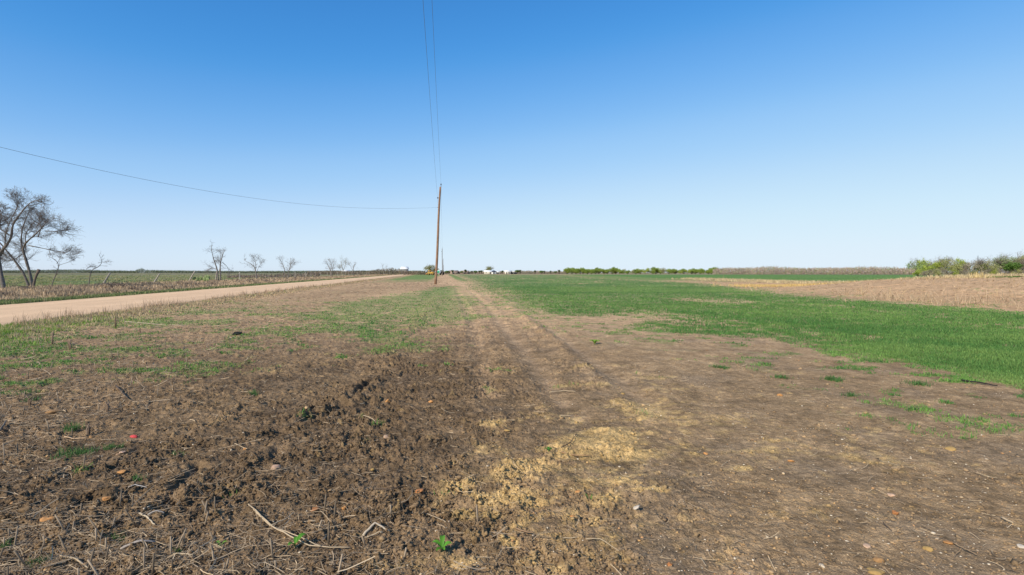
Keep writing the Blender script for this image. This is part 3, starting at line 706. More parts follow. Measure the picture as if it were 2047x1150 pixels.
# ------------------------------------------------------------------ weeds that stand out in the foreground
def leafy(px, py, leaves, lab, col=(.12, .33, .035)):
    """broad-leaved seedling; leaves = (azimuth deg, length m, width m, rise)"""
    X0, Y0 = g(px, py); Z0 = H1(X0, Y0)
    t_ = empty('seedling', (X0, Y0, Z0), lab, 'weed', 'broad-leaved seedlings on the bare soil')
    st = MB(); st.tube([(0, 0, -.01), (0, 0, .02)], [.003, .002], 5, [.16, .3, .06]); st.build('stem', M_leaf, t_)
    for az, ln, wd, rise in leaves:
        a = R(az); s = np.linspace(0, 1, 8); wv = wd * np.sin(np.pi * np.clip(s * .93 + .05, 0, 1)) ** .8 / 2
        X = s * ln; Z = .012 + rise * ln * np.sin(s * 2.2) * .8
        rows = []
        for k in (-1, -.5, 0, .5, 1):
            rows.append(np.stack([X, k * wv, Z + abs(k) * wv * .5], 1))
        P = np.stack(rows, 1).reshape(-1, 3)
        P = np.stack([P[:, 0] * math.cos(a) - P[:, 1] * math.sin(a), P[:, 0] * math.sin(a) + P[:, 1] * math.cos(a), P[:, 2]], 1)
        Qf = [(i * 5 + j, i * 5 + j + 1, i * 5 + 6 + j, i * 5 + 5 + j) for i in range(7) for j in range(4)]
        m_ = MB(); m_.add(P, Qf, None, np.array(col) * random.uniform(.85, 1.2)); m_.build('leaf', M_leaf, t_, smooth=True)
leafy(884, 1112, [(20, .055, .034, .45), (95, .062, .028, .9), (165, .06, .032, .6), (235, .045, .026, .2), (300, .03, .02, .2)], 'bright green five-leaved seedling near the bottom centre')
leafy(590, 1099, [(50, .07, .034, .6), (240, .045, .03, .4), (100, .04, .022, .8)], 'green seedling with one long leaf beside the dry straws')
leafy(1096, 901, [(0, .035, .022, .4), (90, .03, .02, .8), (180, .035, .022, .4), (270, .03, .02, .2)], 'tiny dark green seedling on the yellow clay', (.06, .2, .025))
leafy(440, 1088, [(30, .04, .02, .6), (150, .04, .02, .6), (270, .03, .02, .3)], 'small light green seedling in the clods at lower left', (.16, .3, .05))
leafy(1189, 688, [(k * 51, .12, .055, .8) for k in range(7)], 'yellow-green leafy weed on the soil between track and crop', (.22, .38, .05))
def tuft(px, py, w, hgt, nb, lab, col=(.10, .20, .055)):
    X0, Y0 = g(px, py); dist = math.hypot(X0, Y0, 1.5); s = w / 2 * dist / FPX
    n = nb; x = rs.normal(0, s * .4, n); y = rs.normal(0, s * .35, n)
    a = rnd(0, 6.28, n); m_ = MB()
    P, Qd, Td, cc = blades(x, y, np.zeros(n), rnd(.5, 1, n) * hgt, np.full(n, max(.004, dist * .0008)), .8, np.tile(np.array(col), (n, 1)), 3, s * .12)
    m_.add(P, Qd, Td, cc)
    o = m_.build('grass_tuft', M_leaf, loc=(X0, Y0, H1(X0, Y0)))
    tag(o, lab, 'grass tuft', 'grass tufts on the bare soil')
for a in [(225, 1080, 34, .075, 60, 'dense fresh green tuft between dark clods at lower left'), (150, 908, 70, .08, 90, 'widest green tuft, low and spreading, on soil at left'),
          (226, 896, 30, .07, 50, 'green tuft right beside the widest one'), (75, 1127, 36, .05, 40, 'thin green tuft near the bottom left corner'), (270, 960, 18, .06, 24, 'small green tuft beside a fallen stalk'),
          (356, 910, 24, .05, 26, 'small bluish green tuft on dark soil'), (145, 860, 32, .08, 40, 'dark green tuft left of the stubble stump'), (35, 910, 44, .06, 36, 'pale green tuft at the left edge'),
          (1668, 760, 36, .09, 70, 'thick green tuft standing alone below the crop'), (1835, 770, 40, .08, 50, 'green tuft on bare soil towards the right edge'), (1440, 737, 44, .07, 60, 'low green tuft below the crop edge, nearest the centre'),
          (1560, 755, 36, .07, 45, 'low green tuft between two others below the crop'), (1826, 823, 22, .07, 24, 'lone small tuft on soil at right'), (1700, 793, 22, .08, 30, 'neat small tuft below the thick one'), (355, 1105, 14, .04, 14, 'tiny green sprig in straw at lower left'), (940, 690, 20, .08, 30, 'dark tuft on the left side of the track'), (505, 790, 22, .09, 30, 'green tuft right of the straw litter'),
          (8, 1095, 22, .05, 24, 'green tuft cut by the left edge'), (60, 800, 26, .08, 30, 'green tuft among straw at the far left')]:
    tuft(*a)

# ------------------------------------------------------------------ single stalks and sticks
def stick(pts, r, lab, col=(.52, .40, .26), name='dry_stalk', lift=.012, cat='stalk'):
    P = []
    for k, (a, b) in enumerate(pts):
        X0, Y0 = g(a, b); P.append((X0, Y0, H1(X0, Y0) + lift + r))
    m_ = MB(); c0 = np.array(P[0]); P = np.array(P) - c0
    s = np.linspace(0, len(P) - 1, len(P) * 4 - 3)
    PP = np.stack([np.interp(s, np.arange(len(P)), P[:, q]) for q in range(3)], 1) + rs.normal(0, .0015, (len(s), 3))
    m_.tube(PP, np.linspace(r, r * .6, len(PP)), 6, col)
    o = m_.build(name, M_straw, smooth=True, loc=tuple(c0))
    tag(o, lab, cat, 'single stalks and sticks lying on the soil')
DK = (.12, .085, .06)
for a in [([(496, 1015), (535, 1052), (580, 1080), (620, 1098), (700, 1100)], .005, 'longest pale stalk curving across the soil at bottom left of centre'),
          ([(500, 1022), (545, 1058), (600, 1082), (640, 1100)], .004, 'thin pale stalk running beside the longest one'),
          ([(540, 1057), (572, 1045), (588, 1035)], .004, 'short straw forking off the longest stalk'),
          ([(845, 1020), (870, 1035), (892, 1053)], .003, 'thin straight straw pointing down right at bottom centre'),
          ([(752, 985), (780, 985), (820, 975)], .005, 'brown twig on soil left of the double stone', DK), ([(725, 1074), (750, 1063), (778, 1066)], .008, 'thick pale splintered stalk at bottom centre', (.55, .45, .33)),
          ([(730, 1078), (765, 1072)], .005, 'short straw under the splintered stalk'), ([(1122, 906), (1145, 910), (1178, 915)], .006, 'reddish brown stick on the yellow clay', (.36, .22, .12)),
          ([(1122, 902), (1140, 888), (1152, 872)], .004, 'thin dark curved twig rising over the yellow clay', DK), ([(1098, 784), (1125, 782), (1150, 786)], .006, 'pale straight stalk lying across the track soil'),
          ([(1120, 830), (1145, 828)], .006, 'short pale stalk below the straight one'), ([(1172, 1087), (1200, 1086), (1238, 1106)], .003, 'thin bent straw near the bottom right of centre'),
          ([(1032, 1063), (1050, 1070), (1068, 1071)], .006, 'short brown stick half in the soil', (.30, .19, .11)), ([(1400, 1125), (1412, 1145)], .003, 'fine straw at the bottom edge right of centre'),
          ([(1125, 1076), (1155, 1078)], .003, 'fine straw left of the bent one'), ([(256, 977), (270, 976), (294, 978)], .005, 'grey shiny stalk lying level in dark soil', (.42, .38, .34)),
          ([(278, 1032), (295, 1044), (310, 1052)], .006, 'thick cream stalk beside dark clods', (.62, .50, .34)), ([(296, 1040), (315, 1038), (328, 1037)], .005, 'grey flat stalk end beside the cream one', (.40, .36, .32)),
          ([(240, 1100), (280, 1094), (310, 1088)], .008, 'grey flattened husk in the straw at lower left', (.42, .36, .31)), ([(130, 875), (150, 876), (172, 879)], .005, 'pale orange stalk on the soil beside the yellow-brown stone', (.6, .42, .26)),
          ([(320, 1088), (345, 1110), (385, 1122)], .005, 'curved pale stalk in the bottom left quarter'), ([(27, 1093), (40, 1104), (62, 1106)], .004, 'thin curved straw left of the broad tan stone'),
          ([(120, 1120), (150, 1124), (180, 1138)], .006, 'bleached stalk at the bottom left'), ([(1922, 766), (1958, 771), (1994, 776)], .012, 'long thin dark line on bare soil below the crop at right', (.03, .028, .026)),  # the long dark line is a near-black tube lying on the soil
          ([(1905, 1090), (1930, 1102), (1952, 1112)], .004, 'forked brown twig at the lower right', (.30, .21, .13)), ([(2000, 1035), (2026, 1046)], .006, 'pale splinter near the right edge'),
          ([(1765, 1050), (1783, 1065)], .003, 'thin twig on grey soil at lower right', DK), ([(0, 865), (12, 846)], .012, 'thick dark stalk leaning at the left edge', (.2, .16, .12)),
          ([(232, 775), (250, 795), (256, 800)], .012, 'dark woody stem in the straw litter', DK), ([(248, 645), (320, 650), (370, 651)], .01, 'bleached long stalk lying near the road edge', (.55, .45, .33)),
          ([(937, 566), (945, 566.5)], .01, 'pale stick beside the far track')]:
    stick(*a)
# upright stub stalks that stand out
for px, py, hp, lab in ((178, 868, 26, 'tall pair of stubble stumps beside the yellow-brown stone'), (207, 1143, 30, 'dark upright stubble stump at the bottom left edge'), (140, 700, 22, 'upright stubble stump in weeds near the road'),
                        (60, 808, 20, 'upright stubble stump left of the tan clay slab'), (231, 655, 26, 'thin upright dead stem in the weeds near the road'), (104, 690, 26, 'leaning dead stem rising above the green weeds'), (280, 665, 12, 'short dark stump in the litter'), (215, 825, 24, 'blackened stubble stump with a dark knob')):
    X0, Y0 = g(px, py); hh = hp * Y0 / FPX; Z0 = H1(X0, Y0)
    m_ = MB()
    for q in range(3):
        m_.tube([(rs.normal(0, .01), 0, -.03), (rs.normal(0, .015), 0, hh * .5), (rs.normal(0, .03), rs.normal(0, .02), hh * random.uniform(.7, 1))], [.008 + hh * .03, .006 + hh * .02, .004 + hh * .01], 6, np.array([.27, .19, .13]) * random.uniform(.5, 1.1))
    tag(m_.build('stubble_stump', M_straw, loc=(X0, Y0, Z0)), lab, 'stump', 'upright stubble stumps left of the track')

# ------------------------------------------------------------------ bare trees
def grow(mb, P, r0, r1, level, rng, ksp, length, flat=.5, up=.15, sides=3):
    """side twigs along limb P"""
    P = np.array(P); seg = np.linalg.norm(np.diff(P, axis=0), axis=1); L = seg.sum(); cs = np.concatenate([[0], np.cumsum(seg)]) / L
    for _ in range(ksp):
        t = rng.uniform(.25 if level == 0 else .1, 1) ** .8
        p = np.array([np.interp(t, cs, P[:, q]) for q in range(3)]); dr = np.array([np.interp(min(t + .06, 1), cs, P[:, q]) for q in range(3)]) - np.array([np.interp(max(t - .06, 0), cs, P[:, q]) for q in range(3)])
        dr /= np.linalg.norm(dr) + 1e-9
        o = np.array([rng.gauss(0, 1), rng.gauss(0, 1), rng.gauss(0, .5)]); o /= np.linalg.norm(o)
        v = dr * .75 + o * .8 + np.array([0, 0, up]); v /= np.linalg.norm(v)
        ln = length * rng.uniform(.5, 1.2) * (1.15 - .5 * t); n = 5
        pts = [p]; w = v.copy()
        for q in range(n):
            w = w + np.array([rng.gauss(0, .22), rng.gauss(0, .22), rng.gauss(0, .18)]); w /= np.linalg.norm(w)
            pts.append(pts[-1] + w * ln / n)
        rr = min((r0 * (1 - t) + r1 * t) * .6, r0 * .5)
        rr = max(min(rr, .02), .005)
        mb.tube(pts, np.linspace(rr, max(rr * .35, .0045), n + 1), sides if rr > .02 else 3, mb.colr, False)
        if level < mb.maxl:
            grow(mb, pts, rr, rr * .4, level + 1, rng, max(2, int(ksp * .5)), ln * .72, flat, up, 3)
def bare_tree(label, limbs, Y, r0, ksp, ln, seed, maxl=2, group='bare trees along the fence', color=(.17, .14, .125)):
    """limbs: lists of photo points, first one starts at the foot; Y distance"""
    rng = random.Random(seed)
    base = at(*limbs[0][0], Y); bx = base[0]; z0 = H1(bx, Y)
    root = empty('bare_tree', (bx, Y, z0), label, 'tree', group)
    tr = MB(); cr = MB(); cr.colr = np.array(color) * 1.05; cr.maxl = maxl; first = True
    for L in limbs:
        dy = 0; P = []
        drift = rng.uniform(-.35, .35)
        for k, (a, b) in enumerate(L):
            p = np.array(at(a, b, Y)); p = p - np.array([bx, Y, z0]); p[1] += drift * k * .6 * (Y / 50) ; P.append(p)
        isroot = abs(P[0][2]) < 1.0 * Y / 50 and L[0][1] > 550
        if isroot: P[0][2] = -.15
        P = np.array(P)
        s = np.linspace(0, len(P) - 1, (len(P) - 1) * 4 + 1)
        PP = np.stack([np.interp(s, np.arange(len(P)), P[:, q]) for q in range(3)], 1)
        for _ in range(2): PP[1:-1] = (PP[:-2] + PP[2:] + 2 * PP[1:-1]) / 4
        ra = r0 if isroot else r0 * .36
        rad_ = np.linspace(ra, max(ra * .12, .012), len(PP)) * (1 + .12 * np.sin(s * 5))
        if isroot: rad_[0] *= 1.35
        tr.tube(PP, rad_, 8, np.array(color) * rng.uniform(.9, 1.15))
        grow(cr, PP, ra, .02, 0, rng, ksp, ln)
    tr.build('trunk', M_bark, root, smooth=True)
    cr.build('crown', M_bark, root)
    return root
bare_tree('big bare tree cut by the left edge, with a thick dark trunk', [[(9, 585), (4, 546), (1, 518), (6, 506), (19, 495), (34, 476), (38, 451), (52, 434), (67, 418), (82, 406), (103, 403)],
    [(5, 508), (13, 493), (18, 466), (29, 447), (40, 430), (53, 414), (54, 396)], [(2, 518), (-18, 490), (-45, 455), (-66, 425)], [(3, 512), (-6, 470), (2, 440), (8, 412)], [(18, 470), (0, 455), (-22, 436), (-40, 415)]], 45, .15, 21, 1.4, 3, color=(.17, .145, .13))
bare_tree('wide bare tree with three trunks beside the first leaning post', [[(65, 577), (61, 543), (54, 514), (52, 499), (59, 487), (76, 474), (92, 462), (103, 451), (110, 445), (141, 442)],
    [(60, 577), (52, 548), (40, 525), (29, 506), (17, 487), (0, 464), (-14, 450)], [(67, 577), (55, 533), (43, 504), (36, 480), (38, 453), (46, 430), (50, 412)], [(57, 491), (86, 497), (115, 504), (137, 512)],
    [(44, 508), (25, 521), (5, 520)], [(52, 500), (48, 470), (60, 448), (78, 430)], [(76, 474), (84, 455), (82, 438)], [(92, 462), (110, 463), (128, 461)]], 50, .115, 19, 1.4, 4, color=(.17, .145, .13))
bare_tree('crooked bare sapling with one long branch to the right, between the leaning posts', [[(103, 579), (104, 564), (113, 543), (115, 531), (109, 521), (92, 512)], [(115, 531), (130, 527), (142, 523), (153, 518)], [(113, 528), (118, 517), (110, 510)]], 49, .045, 7, .75, 5, 1)
bare_tree('small crooked bare sapling beside the second leaning post', [[(176, 577), (178, 550), (179, 540), (192, 533), (197, 523), (188, 509)], [(196, 526), (205, 524), (216, 524)], [(178, 545), (172, 538), (186, 532)]], 52, .045, 8, .7, 6, 1)
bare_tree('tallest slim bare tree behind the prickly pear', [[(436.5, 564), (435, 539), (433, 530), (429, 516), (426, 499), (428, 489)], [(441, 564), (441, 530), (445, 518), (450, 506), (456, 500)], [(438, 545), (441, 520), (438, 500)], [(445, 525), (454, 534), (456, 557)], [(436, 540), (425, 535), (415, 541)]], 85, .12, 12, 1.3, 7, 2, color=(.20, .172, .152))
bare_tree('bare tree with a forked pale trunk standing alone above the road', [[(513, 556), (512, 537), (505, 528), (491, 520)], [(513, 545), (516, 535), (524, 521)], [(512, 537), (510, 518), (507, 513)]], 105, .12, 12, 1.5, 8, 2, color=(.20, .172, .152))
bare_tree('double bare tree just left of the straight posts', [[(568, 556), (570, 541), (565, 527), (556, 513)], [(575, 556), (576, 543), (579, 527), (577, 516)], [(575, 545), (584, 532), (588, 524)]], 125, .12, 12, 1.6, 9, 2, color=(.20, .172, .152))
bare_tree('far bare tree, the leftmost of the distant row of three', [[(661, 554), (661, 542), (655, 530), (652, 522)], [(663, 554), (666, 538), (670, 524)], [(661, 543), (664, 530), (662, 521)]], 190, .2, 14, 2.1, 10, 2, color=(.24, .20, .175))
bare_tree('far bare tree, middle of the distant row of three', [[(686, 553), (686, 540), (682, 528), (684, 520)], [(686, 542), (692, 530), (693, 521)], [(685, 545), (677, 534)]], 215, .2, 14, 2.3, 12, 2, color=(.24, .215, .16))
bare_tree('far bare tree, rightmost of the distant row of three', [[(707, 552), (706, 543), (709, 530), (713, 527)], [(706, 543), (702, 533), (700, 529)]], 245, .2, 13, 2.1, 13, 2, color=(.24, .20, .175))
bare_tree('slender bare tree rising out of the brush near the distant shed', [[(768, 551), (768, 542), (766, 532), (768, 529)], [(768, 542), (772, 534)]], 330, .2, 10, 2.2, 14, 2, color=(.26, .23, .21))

# ------------------------------------------------------------------ leafy trees and bushes
def leaf_cloud(seed, w, h, n, col1, col2, size, lobes=7, base=.0):
    rg = np.random.RandomState(seed)
    P = []; Cc = []
    cen = [(rg.uniform(-.55, .55) * w / 2, rg.uniform(-.55, .55) * w / 2, h * rg.uniform(.35 + base, .78), rg.uniform(.25, .42) * w / 2 * rg.uniform(.8, 1.2)) for _ in range(lobes)]
    cen.append((0, 0, h * .62, w * .26))
    per = n // len(cen)
    for cx, cy, cz, r in cen:
        # leaf clumps within each lobe, leaving gaps
        kc = 16
        dirs = rg.normal(0, 1, (kc, 3)); dirs /= np.linalg.norm(dirs, axis=1)[:, None]
        cl = dirs * (r * rg.uniform(.45, 1.1, (kc, 1))) * [1, 1, .8]
        q = cl[rg.randint(0, kc, per)] + rg.normal(0, r * .20, (per, 3))
        p = q + [cx, cy, cz]
        t = np.clip(rg.normal(.5, .25, per) + rg.uniform(-.25, .25), 0, 1)
        P.append(p); Cc.append(mixcol(col1, col2, t))
    P = np.vstack(P); Cc = np.vstack(Cc); k = P[:, 2] > .05 * h; P = P[k]; Cc = Cc[k]; n = len(P)
    u = rg.normal(0, 1, (n, 3)); u /= np.linalg.norm(u, axis=1)[:, None]; v = np.cross(u, rg.normal(0, 1, (n, 3))); v /= np.linalg.norm(v, axis=1)[:, None]
    s = size * rg.uniform(.6, 1.3, (n, 1))
    Vv = np.stack([P - u * s * .5, P + v * s * .35, P + u * s * .5, P - v * s * .35], 1).reshape(-1, 3)
    return Vv, np.arange(n * 4).reshape(-1, 4), np.repeat(Cc, 4, axis=0)
def leafy_proto(name, seed, w, h, n, c1, c2, size, bare=0, lobes=7, trunkc=(.16, .12, .09)):
    rg = random.Random(seed)
    tr = MB(); tips = []
    for k in range(rg.choice((1, 2, 3))):
        P = [(rg.uniform(-.3, .3), rg.uniform(-.3, .3), -.2)]
        an = rg.uniform(0, 6.28)
        for q in range(4): P.append((P[-1][0] + math.cos(an) * w * .05, P[-1][1] + math.sin(an) * w * .05, P[-1][2] + h * .16))
        tr.tube(P, np.linspace(.06 * h / 2, .02, 5), 6, trunkc)
        for q in range(7):
            p = P[rg.randint(1, 4)]; a = rg.uniform(0, 6.28); l = rg.uniform(.2, .42) * w
            pts = [p, (p[0] + math.cos(a) * l * .5, p[1] + math.sin(a) * l * .5, p[2] + h * rg.uniform(.08, .18)), (p[0] + math.cos(a) * l, p[1] + math.sin(a) * l, p[2] + h * rg.uniform(.18, .42))]
            tr.tube(pts, [.05, .035, .015], 4, trunkc)
            tips.append(pts)
    trm = tr.build('trunk', M_bark, smooth=True)
    cr = MB()
    if n:
        Vv, Qq, cc = leaf_cloud(seed, w, h, n, c1, c2, size, lobes); cr.add(Vv, Qq, None, cc)
    if bare:
        cr.colr = np.array([.36, .29, .24]); cr.maxl = 1
        for pts in tips:
            cr.c_on = 1
            grow(cr, pts, .04, .015, 0, rg, bare, w * .25)
    crm = cr.build('crown', M_leaf)
    return trm, crm
protos = {}
def place_tree(kind, name, x, y, s, rz, label, cat, group, sz=None):
    if kind not in protos:
        protos[kind] = leafy_proto(kind, *PK[kind]); fresh = True
    else: fresh = False
    root = empty(name, (x, y, H1(x, y) - .02), label, cat, group, rz)
    root.scale = (s, s, sz or s)
    for src in protos[kind]:
        o = src if fresh else src.copy()
        if not fresh: C.objects.link(o)
        o.parent = root
    return root
PK = {'lime': (21, 7.0, 5.0, 4200, (.28, .36, .06), (.58, .62, .14), .22, 0, 8),
      'olive': (22, 7.5, 5.2, 3400, (.30, .31, .12), (.54, .52, .22), .21, 9, 8),
      'brown': (23, 7.0, 4.8, 1500, (.36, .30, .20), (.54, .46, .30), .2, 16, 7),
      'dark': (24, 5.0, 4.6, 4200, (.08, .17, .03), (.19, .30, .06), .24, 0, 7),
      'blue': (25, 6.5, 6.0, 3200, (.26, .34, .14), (.46, .54, .24), .18, 8, 7),
      'cedar': (26, 3.0, 5.0, 2200, (.06, .10, .04), (.14, .20, .07), .3, 0, 6),
      'bush': (27, 8.0, 4.6, 3200, (.19, .28, .05), (.42, .50, .10), .42, 0, 9),
      'round': (28, 9.0, 7.0, 4600, (.24, .22, .10), (.36, .38, .13), .28, 10, 9)}
GR = 'trees at the right edge beyond the ridge'
right = [('blue', 1832, 175, 34, 'feathery pale green tree at the left end of the right-hand grove'), ('lime', 1858, 168, 30, 'bright lime green tree near the left end of the right-hand grove'), ('brown', 1880, 178, 32, 'brownish half-bare tree right of the bright lime one'),
         ('olive', 1898, 165, 34, 'olive tree in the middle of the grove, left of the mast'), ('lime', 1922, 176, 32, 'yellow-green tree left of the distant mast'), ('brown', 1938, 164, 30, 'grey-brown bare tree just left of the mast'),
         ('dark', 1958, 172, 24, 'dark green tree under the distant mast'), ('olive', 1976, 164, 30, 'olive tree just right of the mast'), ('brown', 1990, 170, 30, 'brown half-bare tree right of the mast'), ('blue', 1998, 180, 36, 'pale green crown rising behind the brown trees'),
         ('blue', 2013, 168, 44, 'tallest open green tree in the right-hand grove'), ('dark', 2022, 162, 28, 'dark tree below the tallest open one'), ('olive', 2040, 170, 36, 'olive tree at the right edge of the photo'), ('blue', 2046, 176, 44, 'tall thin-leaved tree at the right edge'),
         ('brown', 2062, 165, 32, 'brown tree cut by the right edge'), ('lime', 2090, 172, 34, 'green tree just past the right edge')]
for k, (kd, px, Y, hp, lab) in enumerate(right):
    x_ = (px - 1023.5) / FPX * Y; hh = (hp + 5) / FPX * Y + .3
    place_tree(kd, 'leafy_tree', x_, Y, hh / PK[kd][2] * 1.0, k * 1.7, lab, 'tree', GR)
rg = random.Random(5)
for px in (1500, 1553): pass
# undergrowth below the grove
for k, (px, Y) in enumerate(((1836, 163), (1850, 161), (1872, 163), (1893, 161), (1912, 163), (1930, 161), (1948, 163), (1966, 160), (1985, 163), (2004, 160), (2030, 161), (2050, 160))):
    x_ = (px - 1023.5) / FPX * Y
    place_tree(('lime', 'brown', 'olive', 'brown')[k % 4], 'shrub', x_, Y, .50, k * 2.1, ('lime green', 'grey-brown', 'olive', 'dull brown')[k % 4] + ' low shrub ' + ('at the left end of the right-hand grove', 'below the bright lime tree', 'below the brownish half-bare tree', 'below the olive tree left of the mast',
        'below the yellow-green tree left of the mast', 'below the grey-brown tree left of the mast', 'below the dark green tree under the mast', 'just right of the mast', 'below the brown half-bare tree right of the mast', 'left of the tallest open tree', 'below the tallest open tree', 'at the right edge of the photo')[k], 'shrub', 'shrubs below the right-hand grove')
# small green bushes on the ridge plateau
for k, (px, py) in enumerate(((1987, 561), (2003, 560.5), (2015, 561), (2037, 564), (2032, 567))):
    p = at(px, py, 52); m_ = MB()
    n = 70; x = rs.normal(0, .2, n); y = rs.normal(0, .25, n)
    P, Qd, Td, cc = blades(x, y, np.zeros(n), rnd(.08, .2, n), np.full(n, .05), .8, mixcol([.06, .13, .02], [.14, .24, .04], rnd(0, 1, n)), 4, .05); m_.add(P, Qd, Td, cc)
    o = m_.build('low_bush', M_leaf, loc=(p[0], 52, H1(p[0], 52)))
    tag(o, 'small dark green bush on the brown ridge, ' + ('leftmost of the row of five', 'second from the left of the row', 'middle one of the row', 'rightmost of the row', 'nearest one, just below the rightmost')[k], 'bush', 'small bushes on the ridge')
# green bush line on the horizon, right of the middle
px = 1133.0; k = 0
while px < 1432:
    Y = 520 + rg.uniform(-25, 25) ; x_ = (px - 1023.5) / FPX * Y
    hp = rg.choice((5, 6, 6.5, 7.5, 8, 10.5)) if px > 1200 else rg.choice((7, 8.5, 9.5))
    kd = rg.choice(('bush', 'bush', 'bush', 'olive', 'lime'))
    hh = (hp + 2.5) / FPX * Y
    place_tree(kd, 'round_bush', x_, Y, hh / PK[kd][2] * 1.15, rg.uniform(0, 6), 'round green bush in the hedge line on the horizon right of the middle', 'bush', 'green bushes in line on the horizon', hh / PK[kd][2])
    px += rg.uniform(5.5, 10); k += 1
# evergreens and round trees around the distant houses
place_tree('round', 'leafy_tree', *at(863, 548, 395)[:2], 6.3 / 7 * 1.55, 0, 'round half-leafed tree behind the nearest utility pole', 'tree', 'distant trees', 1.05)
place_tree('round', 'leafy_tree', *at(977, 548, 610)[:2], 1.28, 2, 'round bare-looking tree behind the distant white house', 'tree', 'distant trees', 1.28)
EVL = ['right of the farthest utility pole', 'at the left end of the tan barn', 'on the right side of the reddish barn', 'midway between the reddish barn and the white-roofed house', 'left of the white-roofed house', 'between the tiny cream shed and the long white house',
       'at the right end of the dark carport', 'second right of the dark carport', 'alone in the brown brush right of the carport', 'left one of a close pair right of the houses', 'right one of a close pair right of the houses', 'right of the close pair of evergreens', 'left of the start of the green hedge line', 'touching the left end of the green hedge line',
       'tree between the farthest pole and the tan barn', 'between the tan barn and the reddish barn', 'just right of the reddish barn', 'touching the left wall of the white-roofed house', 'tree directly behind the dark tractor']
for k, (px, hp, Y) in enumerate(((893, 8, 420), (905, 8, 520), (931, 9, 540), (951, 7, 540), (958, 6.5, 560), (1004, 6.5, 560), (1033, 8.5, 560), (1040, 8, 560), (1070, 7, 560), (1083, 7, 560), (1088, 6, 560), (1100, 6, 580), (1110, 5.5, 580), (1118, 8, 570), (899, 6, 420), (924, 6, 540), (943, 6, 540), (962, 7, 560), (881, 9, 420))):
    x_ = (px - 1023.5) / FPX * Y; hh = (hp + 1.5) / FPX * Y
    place_tree('cedar' if k % 3 else 'dark', 'evergreen_tree', x_, Y, hh / 5 * 1.2, k, ('taller' if hp > 8 else 'small') + ' dark evergreen ' + EVL[k], 'tree', 'dark evergreens by the distant houses', hh / 5)

# far-off woods that read as one mass
def woods(name, pts, depth, Y, cols, dens, label, size=.5):
    """pts: (px, height above the ground in metres) along the front edge"""
    m_ = MB()
    pxs = [p[0] for p in pts]
    L = abs(pxs[-1] - pxs[0]) / FPX * Y; n = int(L * dens)
    px = rnd(pxs[0], pxs[-1], n); yy = Y + rnd(0, depth, n); x = (px - 1023.5) / FPX * yy
    top = np.interp(px, pxs, [p[1] for p in pts]) * (.86 + .24 * fbm(x, yy * 0, 7, 19, 4) + .16 * fbm(x, yy, 2.5, 17, 3))
    hz = top * (rs.beta(1.25, 1.3, n))
    c0 = np.array(cols)
    w_ = ss(-.5, .5, fbm(x, yy, 14, 15, 3))
    ci = mixcol(c0[0], c0[1], w_); ci = mixcol(ci, c0[2], (rnd(0, 1, n) < .16).astype(float)) * rnd(.75, 1.25, (n, 1))
    a = rnd(0, 6.28, n); tl = rs.normal(0, .5, n); ln = size * rnd(1, 2.4, n); wd = size * .22
    P0 = np.stack([x, yy, hz], 1); D = np.stack([np.sin(tl) * np.cos(a), np.sin(tl) * np.sin(a), np.cos(tl)], 1) * ln[:, None]; S = np.stack([np.cos(a + 1), np.sin(a + 1), 0 * a], 1) * wd
    Vv = np.stack([P0 - S, P0 + S, P0 + D + S * .3, P0 + D - S * .3], 1).reshape(-1, 3); Vv[:, 2] = np.maximum(Vv[:, 2], 0)
    m_.add(Vv, np.arange(n * 4).reshape(-1, 4), None, np.repeat(ci, 4, axis=0))
    nt_ = int(L / 2.5)
    for q in range(nt_):
        p_ = random.uniform(pxs[0], pxs[-1]); y_ = Y + random.uniform(0, depth); x_ = (p_ - 1023.5) / FPX * y_; h_ = np.interp(p_, pxs, [p[1] for p in pts]) * random.uniform(.7, .95)
        m_.tube([(x_, y_, -.1), (x_ + rs.normal(0, .3), y_, h_ * .5), (x_ + rs.normal(0, .8), y_, h_)], [.16, .11, .04], 3, (.3, .25, .21), False)
    return stuff(m_.build(name, M_bark), label, 'woods')
BR = [(.40, .30, .24), (.31, .25, .20), (.24, .30, .11)]
woods('brown_woods', [(1425, 4.4), (1450, 5.2), (1500, 5.5), (1540, 6.0), (1570, 5.6), (1600, 5.0), (1640, 5.3), (1690, 5.5), (1720, 5.9), (1760, 5.4), (1820, 5.4), (1880, 5.6)], 30, 405, BR, 170, 'belt of brown leafless woods along the horizon at right', .55)
woods('field_hedge', [(885, 2.4), (940, 3.0), (1000, 2.6), (1050, 3.4), (1100, 2.4), (1135, 3.0)], 12, 600, BR, 90, 'low brown brush around the distant houses', .6)
woods('roadside_brush', [(615, 2.2), (650, 2.4), (700, 2.2), (740, 2.6), (775, 4.6), (785, 5.0), (793, 3.6), (798, 4.6), (806, 3.0), (830, 2.0), (870, 2.2)], 10, 345, [(.24, .185, .14), (.19, .16, .12), (.17, .17, .08)], 110, 'brown brush beside the far end of the dirt road', .45)
woods('distant_woods', [(-200, 7), (0, 6), (80, 7), (150, 8.5), (200, 6), (270, 5), (282, 12), (292, 7), (330, 6), (380, 5), (470, 4), (620, 5), (850, 5)], 30, 1150, [(.17, .18, .12), (.15, .17, .10), (.12, .17, .07)], 50, 'low dark woods on the far horizon at left', 1.0)
woods('verge_scrub', [(455, .1), (480, .7), (500, .4), (525, 1.0), (545, .5), (565, 1.3), (600, 1.0), (640, 1.6)], 14, 150, [(.24, .18, .145), (.2, .16, .13), (.22, .17, .12)], 90, 'low grey-brown scrub behind the fence', .3)

